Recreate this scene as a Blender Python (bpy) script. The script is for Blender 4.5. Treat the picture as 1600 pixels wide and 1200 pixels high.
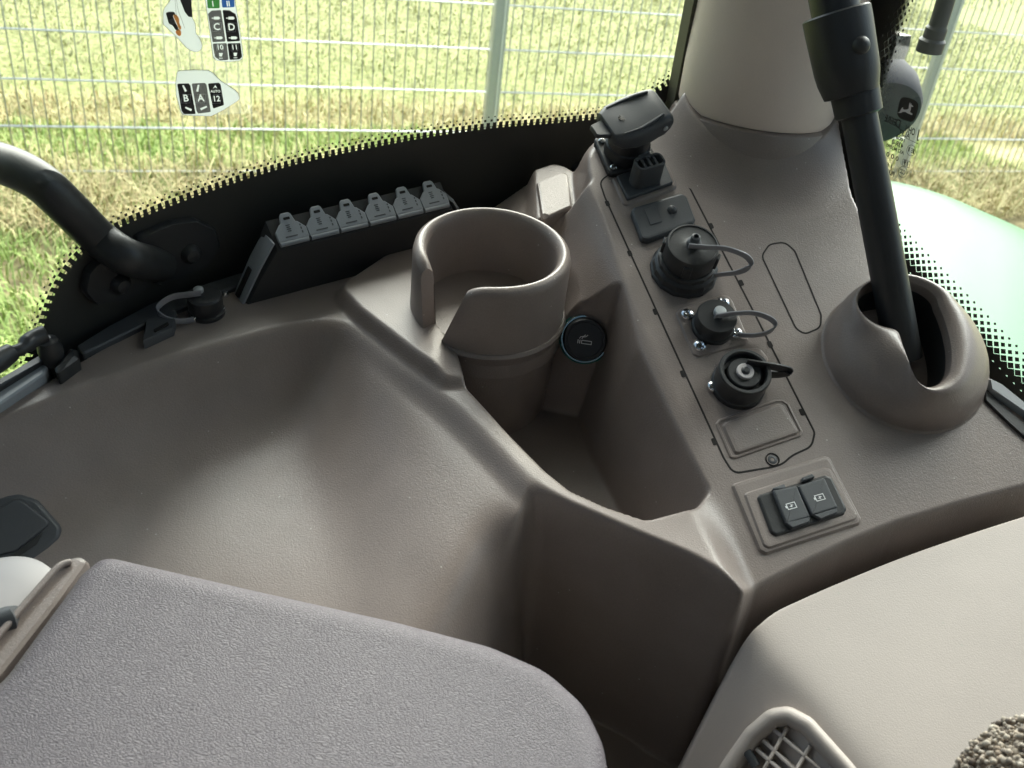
import bpy, bmesh, math, random
import numpy as np
from mathutils import Vector, Matrix
random.seed(7); rng = np.random.default_rng(7)
for o in list(bpy.data.objects): bpy.data.objects.remove(o)
SC = bpy.context.scene; COL = SC.collection
# ------------------------------------------------------------------ camera, sky, sun, exposure
F = 1448.0; TH = math.radians(31.85); RO = math.radians(7.44); TILT = math.radians(8.5)
H = 0.36            # camera above the console deck (cab frame)
CAMZ = 1.65         # camera above the meadow
def axes(th):
    f = np.array([0, math.cos(th), -math.sin(th)]); r = np.array([1., 0, 0]); u = np.cross(r, f)
    c, s = math.cos(RO), math.sin(RO)
    return c*r + s*u, -s*r + c*u, f
cam = bpy.data.cameras.new('camera'); cam_ob = bpy.data.objects.new('camera', cam); COL.objects.link(cam_ob)
gr, gu, gf = axes(TH)
cam_ob.matrix_world = Matrix(((gr[0], gu[0], -gf[0], 0), (gr[1], gu[1], -gf[1], 0), (gr[2], gu[2], -gf[2], CAMZ), (0, 0, 0, 1)))
cam.sensor_fit = 'HORIZONTAL'; cam.sensor_width = 36; cam.lens = 36*F/1600
cam.clip_start = 0.02; cam.clip_end = 1000
cam.dof.use_dof = True; cam.dof.focus_distance = .57; cam.dof.aperture_fstop = 19
SC.camera = cam_ob
W = bpy.data.worlds.new('World'); SC.world = W; W.use_nodes = True
wn = W.node_tree.nodes; wl = W.node_tree.links
bg = wn['Background']; sky = wn.new('ShaderNodeTexSky'); sky.sky_type = 'NISHITA'; sky.sun_disc = False
SUN_EL = math.radians(46); SUN_ROT = math.radians(14)     # rotation clockwise from +Y
sky.sun_elevation = SUN_EL; sky.sun_rotation = SUN_ROT; sky.air_density = 1.3; sky.dust_density = 4.0; sky.ozone_density = 1.0
bg.inputs[1].default_value = 0.05
wl.new(sky.outputs[0], bg.inputs[0])
sun = bpy.data.lights.new('sun', 'SUN'); sun.energy = 2.8; sun.angle = math.radians(75); sun.color = (1, .97, .975)
sun_ob = bpy.data.objects.new('sun', sun); COL.objects.link(sun_ob)
sd = Vector((math.sin(SUN_ROT)*math.cos(SUN_EL), math.cos(SUN_ROT)*math.cos(SUN_EL), math.sin(SUN_EL)))
sun_ob.rotation_euler = sd.to_track_quat('Z', 'Y').to_euler()
SC.view_settings.view_transform = 'Standard'; SC.view_settings.look = 'None'
SC.view_settings.exposure = 2.48; SC.view_settings.gamma = 1.0; SC.view_settings.use_curve_mapping = False
SC.render.engine = 'CYCLES'
SC.cycles.use_denoising = True
SC.cycles.max_bounces = 10; SC.cycles.diffuse_bounces = 5; SC.cycles.transparent_max_bounces = 16
SC.cycles.sample_clamp_indirect = 6

# ------------------------------------------------------------------ frames: a photo pixel to a point in the cab
CAB = Matrix.Translation((0, 0, CAMZ)) @ Matrix.Rotation(TILT, 4, 'X') @ Matrix.Translation((0, 0, -H))
cr, cu, cf = axes(TH + TILT); C0 = np.array([0, 0, H])
SL = 0.35; Y0 = 0.36                                         # slope of the right-hand deck
def ray(px, py): return cf + cr*(px-800)/F - cu*(py-600)/F
def U(px, py, z=0.0):                                        # on a level plane
    D = ray(px, py); return C0 + D*((z-H)/D[2])
def UP(px, py, o=0.0):                                       # on the sloping deck, o above it
    D = ray(px, py); return C0 + D*((SL*(0-Y0)+o-H)/(D[2]-SL*D[1]))
def UD(px, py, d): return C0 + ray(px, py)*d                 # at a depth
def UN(px, py, p0, n):
    D = ray(px, py); return C0 + D*(((p0-C0)@n)/(D@n))
def plan(pts, fn, *a): return [tuple(fn(x, y, *a)[:2]) for x, y in pts]

# ------------------------------------------------------------------ materials
def mat(name, col, rough=.5, metal=0., bump=None, var=0., spec=.5, coat=0., specks=0):
    m = bpy.data.materials.new(name); m.use_nodes = True
    nt = m.node_tree; b = nt.nodes['Principled BSDF']
    b.inputs['Base Color'].default_value = (*col, 1); b.inputs['Roughness'].default_value = rough
    b.inputs['Metallic'].default_value = metal; b.inputs['Specular IOR Level'].default_value = spec
    b.inputs['Coat Weight'].default_value = coat
    tc = nt.nodes.new('ShaderNodeTexCoord')
    if var:
        n = nt.nodes.new('ShaderNodeTexNoise'); n.inputs['Scale'].default_value = 35; n.inputs['Detail'].default_value = 6
        n2 = nt.nodes.new('ShaderNodeTexNoise'); n2.inputs['Scale'].default_value = 1400; n2.inputs['Detail'].default_value = 2
        ad = nt.nodes.new('ShaderNodeMath'); ad.operation = 'ADD'
        mr = nt.nodes.new('ShaderNodeMapRange'); mr.inputs[1].default_value = .6; mr.inputs[2].default_value = 1.4
        mr.inputs[3].default_value = 1-var; mr.inputs[4].default_value = 1+var
        vm = nt.nodes.new('ShaderNodeVectorMath'); vm.operation = 'SCALE'; vm.inputs[0].default_value = col
        nt.links.new(tc.outputs['Object'], n.inputs['Vector']); nt.links.new(tc.outputs['Object'], n2.inputs['Vector'])
        nt.links.new(n.outputs[0], ad.inputs[0]); nt.links.new(n2.outputs[0], ad.inputs[1]); nt.links.new(ad.outputs[0], mr.inputs[0])
        nt.links.new(mr.outputs[0], vm.inputs['Scale']); nt.links.new(vm.outputs[0], b.inputs['Base Color'])
    if specks:
        vo = nt.nodes.new('ShaderNodeTexVoronoi'); vo.inputs['Scale'].default_value = specks; nt.links.new(tc.outputs['Object'], vo.inputs['Vector'])
        lt_ = nt.nodes.new('ShaderNodeMapRange'); lt_.inputs[1].default_value = .10; lt_.inputs[2].default_value = .04; nt.links.new(vo.outputs['Distance'], lt_.inputs[0])
        sx = nt.nodes.new('ShaderNodeSeparateColor'); nt.links.new(vo.outputs['Color'], sx.inputs[0])
        gt2 = nt.nodes.new('ShaderNodeMath'); gt2.operation = 'GREATER_THAN'; gt2.inputs[1].default_value = .86; nt.links.new(sx.outputs[0], gt2.inputs[0])
        mu = nt.nodes.new('ShaderNodeMath'); mu.operation = 'MULTIPLY'; nt.links.new(lt_.outputs[0], mu.inputs[0]); nt.links.new(gt2.outputs[0], mu.inputs[1])
        m2 = nt.nodes.new('ShaderNodeMix'); m2.data_type = 'RGBA'; m2.inputs[7].default_value = (.48, .45, .40, 1); nt.links.new(mu.outputs[0], m2.inputs[0]); nt.links.new(vm.outputs[0], m2.inputs[6])
        nd = nt.nodes.new('ShaderNodeTexNoise'); nd.inputs['Scale'].default_value = 9; nd.inputs['Detail'].default_value = 8; nd.inputs['Roughness'].default_value = .65; nt.links.new(tc.outputs['Object'], nd.inputs['Vector'])
        mr2 = nt.nodes.new('ShaderNodeMapRange'); mr2.inputs[1].default_value = .45; mr2.inputs[2].default_value = .75; mr2.inputs[4].default_value = .09; nt.links.new(nd.outputs[0], mr2.inputs[0])
        m3 = nt.nodes.new('ShaderNodeMix'); m3.data_type = 'RGBA'; m3.inputs[7].default_value = (.40, .37, .33, 1); nt.links.new(mr2.outputs[0], m3.inputs[0]); nt.links.new(m2.outputs[2], m3.inputs[6])
        nt.links.new(m3.outputs[2], b.inputs['Base Color'])
        mr3 = nt.nodes.new('ShaderNodeMapRange'); mr3.inputs[1].default_value = .35; mr3.inputs[2].default_value = .7; mr3.inputs[3].default_value = rough-.03; mr3.inputs[4].default_value = rough+.08
        nt.links.new(nd.outputs[0], mr3.inputs[0]); nt.links.new(mr3.outputs[0], b.inputs['Roughness'])
    if bump:
        n = nt.nodes.new('ShaderNodeTexNoise'); n.inputs['Scale'].default_value = bump[0]; n.inputs['Detail'].default_value = 3
        bp = nt.nodes.new('ShaderNodeBump'); bp.inputs['Strength'].default_value = bump[1]; bp.inputs['Distance'].default_value = bump[2]
        nt.links.new(tc.outputs['Object'], n.inputs['Vector']); nt.links.new(n.outputs[0], bp.inputs['Height'])
        nt.links.new(bp.outputs[0], b.inputs['Normal'])
    return m
M = {}
M['taupe'] = mat('taupe_plastic', (.228, .188, .170), .34, bump=(1100, .36, .0005), var=.13, specks=170)
M['beige'] = mat('beige_plastic', (.52, .455, .415), .48, bump=(1300, .25, .0004), var=.05, specks=120)
M['black'] = mat('black_plastic', (.028, .029, .030), .42, bump=(900, .2, .0003), var=.1, specks=0)  # black lifted in colour to stand in for veiling haze
M['frit'] = mat('black_glass_print', (.034, .034, .030), .5, var=.05)  # print black raised as well, haze put into the colour
M['gap'] = mat('dark_gap', (.012, .01, .009), .9)
M['slate'] = mat('slate_plastic', (.062, .066, .072), .5, bump=(1200, .25, .0003), var=.08)
M['hook'] = mat('grey_blue_plastic', (.26, .28, .30), .48, bump=(900, .2, .0003), var=.06)
M['strap'] = mat('grey_rubber', (.24, .24, .26), .38, var=.08)
M['steel'] = mat('bright_steel', (.72, .73, .74), .22, 1.0)
M['dark_chrome'] = mat('dark_chrome', (.34, .46, .45), .25, 1.0)
M['zinc'] = mat('galvanised_steel', (.46, .48, .49), .45, .35, var=.08)
M['wire'] = mat('galvanised_wire', (.72, .73, .73), .45, .2)
M['wirev'] = mat('weathered_wire', (.36, .38, .38), .5, .2)
M['white'] = mat('white_plastic', (.54, .50, .49), .45)
M['print'] = mat('white_print', (.8, .8, .8), .5)
M['sheet'] = mat('sticker_white', (.74, .78, .78), .4)
M['key_dark'] = mat('sticker_dark', (.045, .042, .04), .45)
M['key_grey'] = mat('sticker_grey', (.20, .19, .19), .45)
M['orange'] = mat('sticker_orange', (.72, .28, .09), .45)
M['green_ink'] = mat('sticker_green', (.10, .36, .10), .45)
M['blue_ink'] = mat('sticker_blue', (.06, .18, .55), .45)
M['outline'] = mat('sticker_outline', (.22, .22, .22), .45)
M['paint'] = mat('green_paint', (.020, .112, .046), .36, spec=.12, var=.04)
M['lamp'] = mat('lamp_housing', (.030, .032, .042), .75, var=.06)
M['seal'] = mat('olive_seal', (.075, .075, .052), .55, var=.1)
M['teal'] = mat('teal_ring', (.02, .20, .18), .25)
M['mat'] = mat('floor_mat', (.03, .028, .026), .8, var=.2)
M['liner'] = mat('headliner', (.09, .085, .08), .9, var=.05)
for k_ in ('sheet', 'key_grey', 'orange', 'green_ink', 'blue_ink', 'print'):
    m_ = M[k_].copy() if k_ == 'print' else M[k_]
    m_.name = 'translucent_' + k_; nt = m_.node_tree; b_ = nt.nodes['Principled BSDF']; t_ = nt.nodes.new('ShaderNodeBsdfTranslucent')
    t_.inputs[0].default_value = b_.inputs['Base Color'].default_value; x_ = nt.nodes.new('ShaderNodeMixShader'); x_.inputs[0].default_value = .6
    nt.links.new(b_.outputs[0], x_.inputs[1]); nt.links.new(t_.outputs[0], x_.inputs[2]); nt.links.new(x_.outputs[0], nt.nodes['Material Output'].inputs[0])
    if k_ == 'print': M['sticker_print'] = m_
# glass: clear sheet with a weak reflection
g = bpy.data.materials.new('window_glass'); g.use_nodes = True; nt = g.node_tree
nt.nodes.remove(nt.nodes['Principled BSDF']); out = nt.nodes['Material Output']
tr = nt.nodes.new('ShaderNodeBsdfTransparent'); tr.inputs[0].default_value = (.93, .97, .93, 1)
gl = nt.nodes.new('ShaderNodeBsdfGlossy'); gl.inputs['Roughness'].default_value = .03
fr = nt.nodes.new('ShaderNodeFresnel'); fr.inputs[0].default_value = 1.22
mx = nt.nodes.new('ShaderNodeMixShader'); nt.links.new(fr.outputs[0], mx.inputs[0]); nt.links.new(tr.outputs[0], mx.inputs[1]); nt.links.new(gl.outputs[0], mx.inputs[2])
nt.links.new(mx.outputs[0], out.inputs[0]); M['glass'] = g
f_ = bpy.data.materials.new('sticker_film'); f_.use_nodes = True; nt = f_.node_tree
nt.nodes.remove(nt.nodes['Principled BSDF']); out = nt.nodes['Material Output']
tr = nt.nodes.new('ShaderNodeBsdfTransparent'); df = nt.nodes.new('ShaderNodeBsdfTranslucent'); df.inputs[0].default_value = (.75, .74, .55, 1)
mx = nt.nodes.new('ShaderNodeMixShader'); mx.inputs[0].default_value = .22
nt.links.new(tr.outputs[0], mx.inputs[1]); nt.links.new(df.outputs[0], mx.inputs[2]); nt.links.new(mx.outputs[0], out.inputs[0]); M['film'] = f_
# leather of the armrest: creases from stretched cells
def leather():
    m = bpy.data.materials.new('armrest_leatherette'); m.use_nodes = True; nt = m.node_tree; b = nt.nodes['Principled BSDF']
    b.inputs['Roughness'].default_value = .5; b.inputs['Specular IOR Level'].default_value = .45
    tc = nt.nodes.new('ShaderNodeTexCoord'); mp = nt.nodes.new('ShaderNodeMapping'); mp.inputs['Scale'].default_value = (1, 2.3, 1); mp.inputs['Rotation'].default_value = (0, 0, .25)
    nz = nt.nodes.new('ShaderNodeTexNoise'); nz.inputs['Scale'].default_value = 60; nz.inputs['Detail'].default_value = 3
    vm = nt.nodes.new('ShaderNodeVectorMath'); vm.operation = 'MULTIPLY_ADD'; vm.inputs[1].default_value = (.012, .012, .012)
    vo = nt.nodes.new('ShaderNodeTexVoronoi'); vo.feature = 'DISTANCE_TO_EDGE'; vo.inputs['Scale'].default_value = 560
    rp = nt.nodes.new('ShaderNodeMapRange'); rp.inputs[2].default_value = .22
    n3 = nt.nodes.new('ShaderNodeTexNoise'); n3.inputs['Scale'].default_value = 900; n3.inputs['Detail'].default_value = 4
    ad = nt.nodes.new('ShaderNodeMath'); ad.operation = 'MULTIPLY_ADD'; ad.inputs[1].default_value = .9
    bp = nt.nodes.new('ShaderNodeBump'); bp.inputs['Strength'].default_value = .32; bp.inputs['Distance'].default_value = .0008
    L = nt.links.new
    L(tc.outputs['Object'], mp.inputs['Vector']); L(tc.outputs['Object'], nz.inputs['Vector']); L(nz.outputs['Color'], vm.inputs[0]); L(mp.outputs[0], vm.inputs[2])
    L(vm.outputs[0], vo.inputs['Vector']); L(vo.outputs[0], rp.inputs[0]); L(mp.outputs[0], n3.inputs['Vector'])
    L(n3.outputs[0], ad.inputs[0]); L(rp.outputs[0], ad.inputs[2]); L(ad.outputs[0], bp.inputs['Height']); L(bp.outputs[0], b.inputs['Normal'])
    mr = nt.nodes.new('ShaderNodeMix'); mr.data_type = 'RGBA'; mr.inputs[6].default_value = (.094, .081, .091, 1); mr.inputs[7].default_value = (.127, .110, .124, 1)
    L(rp.outputs[0], mr.inputs[0]); L(mr.outputs[2], b.inputs['Base Color'])
    return m
M['leather'] = leather()

# ------------------------------------------------------------------ mesh builders
class MB:
    def __init__(s): s.v = []; s.f = []; s.caps = []
    def add(s, vs, fs):
        k = len(s.v); s.v += [tuple(map(float, p)) for p in vs]; s.f += [tuple(i+k for i in f) for f in fs]; return s
    def rings(s, rings, closed=True, cap0=True, cap1=True):
        n = len(rings[0]); vs = [p for r in rings for p in r]; fs = []
        for i in range(len(rings)-1):
            for j in range(n if closed else n-1):
                a = i*n+j; b = i*n+(j+1) % n
                fs.append((a, b, b+n, a+n))
        k0 = len(s.f)
        if closed and cap0: s.caps.append(k0+len(fs)); fs.append(tuple(range(n-1, -1, -1)))
        if closed and cap1: s.caps.append(k0+len(fs)); fs.append(tuple((len(rings)-1)*n+j for j in range(n)))
        return s.add(vs, fs)
    def lathe(s, prof, fr=None, n=40, cap0=True, cap1=True, a0=0., a1=None):
        """prof: (radius, height); fr: 4x4 frame"""
        fr = fr or Matrix(); rings = []
        for r, h in prof:
            rings.append([tuple(fr @ Vector((r*math.cos(2*math.pi*k/n), r*math.sin(2*math.pi*k/n), h))) for k in range(n)])
        return s.rings(rings, True, cap0, cap1)
    def plate(s, outline, prof, fr=None):
        """outline: CCW 2-D loop; prof: (inset, z) from bottom to top"""
        fr = fr or Matrix(); P = np.array(outline, float); N = loop_normals(P); rings = []
        for ins, z in prof:
            Q = inset(P, N, ins)
            rings.append([tuple(fr @ Vector((q[0], q[1], z))) for q in Q])
        return s.rings(rings)
    def tube(s, path, rad, n=14, cap=True):
        P = [Vector(p) for p in path]; rad = rad if hasattr(rad, '__len__') else [rad]*len(P); rings = []; up = None
        for i, p in enumerate(P):
            t = (P[min(i+1, len(P)-1)] - P[max(i-1, 0)]).normalized()
            if up is None: up = t.orthogonal().normalized()
            up = (up - t*up.dot(t)).normalized(); w = t.cross(up)
            rings.append([tuple(p + (up*math.cos(2*math.pi*k/n) + w*math.sin(2*math.pi*k/n))*rad[i]) for k in range(n)])
        return s.rings(rings, True, cap, cap)
    def ribbon(s, path, width, thick, side):
        P = [Vector(p) for p in path]; side = Vector(side).normalized(); rings = []
        for i, p in enumerate(P):
            t = (P[min(i+1, len(P)-1)] - P[max(i-1, 0)]).normalized()
            a = (side - t*side.dot(t)).normalized(); b = t.cross(a)
            w = width[i] if hasattr(width, '__len__') else width
            rings.append([tuple(p + a*w/2*x + b*thick/2*y) for x, y in ((1, .6), (.8, 1), (-.8, 1), (-1, .6), (-1, -.6), (-.8, -1), (.8, -1), (1, -.6))])
        return s.rings(rings)
    def build(s, name, m, parent=None, smooth=True, ang=38):
        me = bpy.data.meshes.new(name); me.from_pydata(s.v, [], s.f); me.update()
        return obj(name, me, m, parent, smooth, ang, s.caps)
def obj(name, me, m, parent=None, smooth=True, ang=38, caps=()):
    bm = bmesh.new(); bm.from_mesh(me); bmesh.ops.recalc_face_normals(bm, faces=bm.faces); bm.to_mesh(me); bm.free()
    if smooth:
        me.polygons.foreach_set('use_smooth', [True]*len(me.polygons))
        if ang: me.set_sharp_from_angle(angle=math.radians(ang))
        for c in caps: me.polygons[c].use_smooth = False
    me.materials.append(M[m] if isinstance(m, str) else m)
    o = bpy.data.objects.new(name, me); COL.objects.link(o)
    if parent is not None:
        o.parent = parent
        if parent.get('base') is not None: o.location = -Vector(BASE[parent.name])
    return o
BASE = {}
def thing(name, label, cat, base, group=None, outside=False):
    o = bpy.data.objects.new(name, None); COL.objects.link(o); o.empty_display_size = .05
    o['label'] = label; o['category'] = cat; o['base'] = 1
    if group: o['group'] = group
    BASE[o.name] = tuple(map(float, base))
    o.matrix_world = (Matrix() if outside else CAB) @ Matrix.Translation(Vector(BASE[o.name]))
    return o
def tag(o, label): o['label'] = label; return o
def sub(o, parent):                       # sub-part under a part that already sits in cab coordinates
    o.parent = parent; o.location = (0, 0, 0); return o
def inset(P, N, d):
    Q = P - N*d
    if d <= 0: return Q
    A = P; B = np.roll(P, -1, 0); E = B-A; e2 = (E*E).sum(1)+1e-18
    W = Q[:, None, :]-A[None]; t = np.clip((W*E[None]).sum(2)/e2, 0, 1)
    D = np.sqrt((((W-E[None]*t[..., None]))**2).sum(2)).min(1)
    ok = D > d*.985
    if ok.any():
        idx = np.where(ok)[0]; n = len(P)
        for i in np.where(~ok)[0]:
            k = idx[np.argmin(np.minimum((idx-i) % n, (i-idx) % n))]; Q[i] = Q[k]
    return Q
def loop_normals(P):
    T = np.roll(P, -1, 0) - np.roll(P, 1, 0); T /= np.linalg.norm(T, axis=1)[:, None]+1e-12
    N = np.stack([T[:, 1], -T[:, 0]], 1)
    area = .5*np.sum(P[:, 0]*np.roll(P[:, 1], -1) - np.roll(P[:, 0], -1)*P[:, 1])
    return N if area > 0 else -N
def rrect(w, h, r, n=5, cx=0, cy=0):
    out = []
    for k, (sx, sy) in enumerate(((1, 1), (-1, 1), (-1, -1), (1, -1))):
        for i in range(n+1):
            a = math.pi/2*(k + i/n)
            out.append((cx+sx*(w/2-r)+r*math.cos(a), cy+sy*(h/2-r)+r*math.sin(a)))
    return out
def rpoly(pts, r, n=5):
    """polygon with rounded corners; r number or list"""
    P = [Vector(p[:2]) for p in pts]; out = []; N = len(P)
    for i in range(N):
        a, b, c = P[i-1], P[i], P[(i+1) % N]; rr = r[i] if hasattr(r, '__len__') else r
        u = (a-b); w = (c-b); lu, lw = u.length, w.length; u /= lu; w /= lw
        ang = math.acos(max(-.9999, min(.9999, u.dot(w)))); t = min(rr/math.tan(ang/2), lu*.45, lw*.45)
        s, e = b+u*t, b+w*t
        for k in range(n+1):
            q = k/n; out.append(tuple(s*(1-q)**2 + b*2*q*(1-q) + e*q*q))
    return out
def catmull(pts, m=8, closed=False):
    P = [np.array(p, float) for p in pts]; out = []; n = len(P)
    rngi = range(n if closed else n-1)
    for i in rngi:
        if closed: a, b, c, d = P[(i-1) % n], P[i], P[(i+1) % n], P[(i+2) % n]
        else: a, b, c, d = P[max(i-1, 0)], P[i], P[i+1], P[min(i+2, n-1)]
        for k in range(m):
            t = k/m
            out.append(.5*((2*b)+(c-a)*t+(2*a-5*b+4*c-d)*t*t+(3*b-a-3*c+d)*t**3))
    if not closed: out.append(P[-1])
    return out
def frame(o, ex, ey):
    ex = Vector(ex).normalized(); ez = ex.cross(Vector(ey)).normalized(); ey = ez.cross(ex)
    return Matrix(((ex[0], ey[0], ez[0], o[0]), (ex[1], ey[1], ez[1], o[1]), (ex[2], ey[2], ez[2], o[2]), (0, 0, 0, 1)))
TXT = {}
def text_mesh(s, size=1.0, align='CENTER'):
    """vertices (n,2) and faces of a line of text"""
    key = (s, align)
    if key not in TXT:
        c = bpy.data.curves.new('t', 'FONT'); c.body = s; c.align_x = align; c.align_y = 'CENTER'; c.size = 1; c.resolution_u = 3; c.offset = .022
        o = bpy.data.objects.new('t', c); COL.objects.link(o)
        dg = bpy.context.evaluated_depsgraph_get(); me = bpy.data.meshes.new_from_object(o.evaluated_get(dg))
        TXT[key] = ([(v.co.x, v.co.y) for v in me.vertices], [tuple(p.vertices) for p in me.polygons])
        bpy.data.objects.remove(o); bpy.data.curves.remove(c); bpy.data.meshes.remove(me)
    v, f = TXT[key]; return [(a*size, b*size) for a, b in v], f

# ------------------------------------------------------------------ outdoors: meadow, fence
def ground_at(px, py, z=0.0):
    D = gf + gr*(px-800)/F - gu*(py-600)/F; t = (z-CAMZ)/D[2]; return D*t + np.array([0, 0, CAMZ])
PSI = -.37528; FD = 4.35019; FN = np.array([math.sin(PSI), math.cos(PSI), 0]); FT = np.array([math.cos(PSI), -math.sin(PSI), 0])
def meadow_mat():
    m = bpy.data.materials.new('mown_meadow'); m.use_nodes = True; nt = m.node_tree; b = nt.nodes['Principled BSDF']; L = nt.links.new
    b.inputs['Roughness'].default_value = .9; b.inputs['Specular IOR Level'].default_value = .1
    tc = nt.nodes.new('ShaderNodeTexCoord')
    dp = nt.nodes.new('ShaderNodeVectorMath'); dp.operation = 'DOT_PRODUCT'; dp.inputs[1].default_value = tuple(FN); L(tc.outputs['Object'], dp.inputs[0])
    n0 = nt.nodes.new('ShaderNodeTexNoise'); n0.inputs['Scale'].default_value = 1.6; n0.inputs['Detail'].default_value = 5; L(tc.outputs['Object'], n0.inputs['Vector'])
    ma = nt.nodes.new('ShaderNodeMath'); ma.operation = 'MULTIPLY_ADD'; ma.inputs[1].default_value = .5; L(n0.outputs[0], ma.inputs[0]); L(dp.outputs['Value'], ma.inputs[2])
    mr = nt.nodes.new('ShaderNodeMapRange'); mr.inputs[1].default_value = 1.6; mr.inputs[2].default_value = 7.6; L(ma.outputs[0], mr.inputs[0])
    rp = nt.nodes.new('ShaderNodeValToRGB'); el = rp.color_ramp.elements
    stops = [(.0, (.19, .185, .17)), (.02, (.19, .25, .07)), (.22, (.22, .29, .09)), (.33, (.34, .29, .16)), (.41, (.36, .31, .17)), (.455, (.20, .30, .07)), (.53, (.22, .31, .08)), (.57, (.50, .45, .24)), (.66, (.48, .44, .22)), (.70, (.30, .325, .13)), (1, (.35, .36, .17))]  # first grey: unseen ground near the tractor, added to cut green bounce
    el[0].position = stops[0][0]; el[0].color = (*stops[0][1], 1); el[1].position = stops[1][0]; el[1].color = (*stops[1][1], 1)
    for p, c in stops[2:]: e = el.new(p); e.color = (*c, 1)
    L(mr.outputs[0], rp.inputs[0])
    n1 = nt.nodes.new('ShaderNodeTexNoise'); n1.inputs['Scale'].default_value = 14; n1.inputs['Detail'].default_value = 9; n1.inputs['Roughness'].default_value = .72; L(tc.outputs['Object'], n1.inputs['Vector'])
    m1 = nt.nodes.new('ShaderNodeMapRange'); m1.inputs[1].default_value = .3; m1.inputs[2].default_value = .7; m1.inputs[3].default_value = .45; m1.inputs[4].default_value = 1.5; L(n1.outputs[0], m1.inputs[0])
    vs = nt.nodes.new('ShaderNodeVectorMath'); vs.operation = 'SCALE'; L(rp.outputs[0], vs.inputs[0]); L(m1.outputs[0], vs.inputs['Scale'])
    L(vs.outputs[0], b.inputs['Base Color'])
    bp = nt.nodes.new('ShaderNodeBump'); bp.inputs['Strength'].default_value = .9; bp.inputs['Distance'].default_value = .05; L(n1.outputs[0], bp.inputs['Height']); L(bp.outputs[0], b.inputs['Normal'])
    return m
gm = MB()
gm.add([(-300, -300, 0), (300, -300, 0), (300, 300, 0), (-300, 300, 0)], [(0, 1, 2, 3)])
gnd = gm.build('ground', meadow_mat()); gnd['kind'] = 'structure'
def blade_mat(name, cols):
    m = bpy.data.materials.new(name); m.use_nodes = True; nt = m.node_tree; b = nt.nodes['Principled BSDF']
    b.inputs['Roughness'].default_value = .75; b.inputs['Specular IOR Level'].default_value = .2
    ge = nt.nodes.new('ShaderNodeNewGeometry'); rp = nt.nodes.new('ShaderNodeValToRGB'); el = rp.color_ramp.elements
    el[0].color = (*cols[0], 1); el[1].color = (*cols[-1], 1)
    for i, c in enumerate(cols[1:-1]): e = el.new((i+1)/(len(cols)-1)); e.color = (*c, 1)
    nt.links.new(ge.outputs['Random Per Island'], rp.inputs[0]); nt.links.new(rp.outputs[0], b.inputs['Base Color'])
    return m
def blades(name, label, m, n, s0, s1, t0, t1, hmin, hmax, wid, flat, clump):
    """n bent blades in the strip s0..s1 from the camera along the fence normal, t0..t1 along the fence"""
    s = rng.uniform(s0, s1, n); t = rng.uniform(t0, t1, n)
    c = (np.sin(s*7.1+np.sin(t*5.3)*1.7)+np.sin(t*9.7+s*3.1)+np.sin(s*17+t*13))*.33
    keep = rng.uniform(-1, 1, n) < c*clump + (1-clump)*.9
    s, t, c = s[keep], t[keep], c[keep]; n = len(s)
    base = FN[None, :]*s[:, None] + FT[None, :]*t[:, None]; base[:, 2] = 0
    a = rng.uniform(0, 2*np.pi, n); d = np.stack([np.cos(a), np.sin(a), np.zeros(n)], 1); w = np.stack([-np.sin(a), np.cos(a), np.zeros(n)], 1)
    h = rng.uniform(hmin, hmax, n)*(1+.4*c); lean = rng.uniform(.3, 1, n)*flat
    up = np.array([0, 0, 1.])
    sc = (wid*(.6+.8*rng.random(n))*(1+np.maximum(0, s-5)*.12))[:, None]
    lift = (rng.random(n)*.02*flat)[:, None]*up
    p0 = base - w*sc + lift; p1 = base + w*sc + lift
    mid = base + d*(h*lean*.4)[:, None] + up*(h*(1-.45*np.minimum(lean, 1)))[:, None]*.65 + lift
    tip = base + d*(h*lean)[:, None] + up*(h*(1-.75*np.minimum(lean, 1)))[:, None] + lift
    V = np.stack([p0, p1, mid + w*sc*.7, mid - w*sc*.7, tip], 1).reshape(-1, 3)
    k = np.arange(n)[:, None]*5
    fa = (k + np.array([[0, 1, 2, 3]])); fb = (k + np.array([[3, 2, 4]]))
    me = bpy.data.meshes.new(name)
    me.vertices.add(len(V)); me.vertices.foreach_set('co', V.ravel())
    loops = np.concatenate([fa, fb], 1).ravel(); me.loops.add(len(loops)); me.loops.foreach_set('vertex_index', loops.astype(np.int32))
    ls = (np.arange(n)[:, None]*7 + np.array([[0, 4]])).ravel(); me.polygons.add(2*n); me.polygons.foreach_set('loop_start', ls.astype(np.int32))
    me.update(calc_edges=True); me.materials.append(m)
    o = bpy.data.objects.new(name, me); COL.objects.link(o); o['kind'] = 'stuff'; o['label'] = label; o['category'] = 'grass'
    return o
green = blade_mat('grass_green', [(.22, .30, .08), (.30, .40, .12), (.36, .46, .16), (.44, .46, .20)])
straw = blade_mat('grass_straw', [(.50, .43, .22), (.34, .26, .13), (.58, .52, .28), (.22, .24, .08)])
mixed = blade_mat('grass_mixed', [(.27, .31, .11), (.38, .40, .18), (.46, .44, .24), (.32, .36, .15), (.28, .26, .15), (.43, .42, .21)])
blades('meadow_grass', 'short yellow green mown grass of the meadow behind the fence', mixed, 110000, 5.0, 10.5, -7.5, 9.0, .02, .06, .004, 1.2, .6)
blades('far_meadow_grass', 'hazy short grass of the meadow far behind the fence', mixed, 40000, 10.5, 22, -16, 18, .03, .08, .006, 1.1, .6)
blades('verge_grass', 'fresh green grass growing along the foot of the fence', green, 30000, 4.36, 5.1, -5.5, 5.0, .05, .12, .0035, .8, .4)
blades('near_grass', 'green grass in front of the fence beside the tractor', green, 60000, 1.6, 3.75, -4.5, 3.5, .05, .13, .0035, .8, .4)
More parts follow.
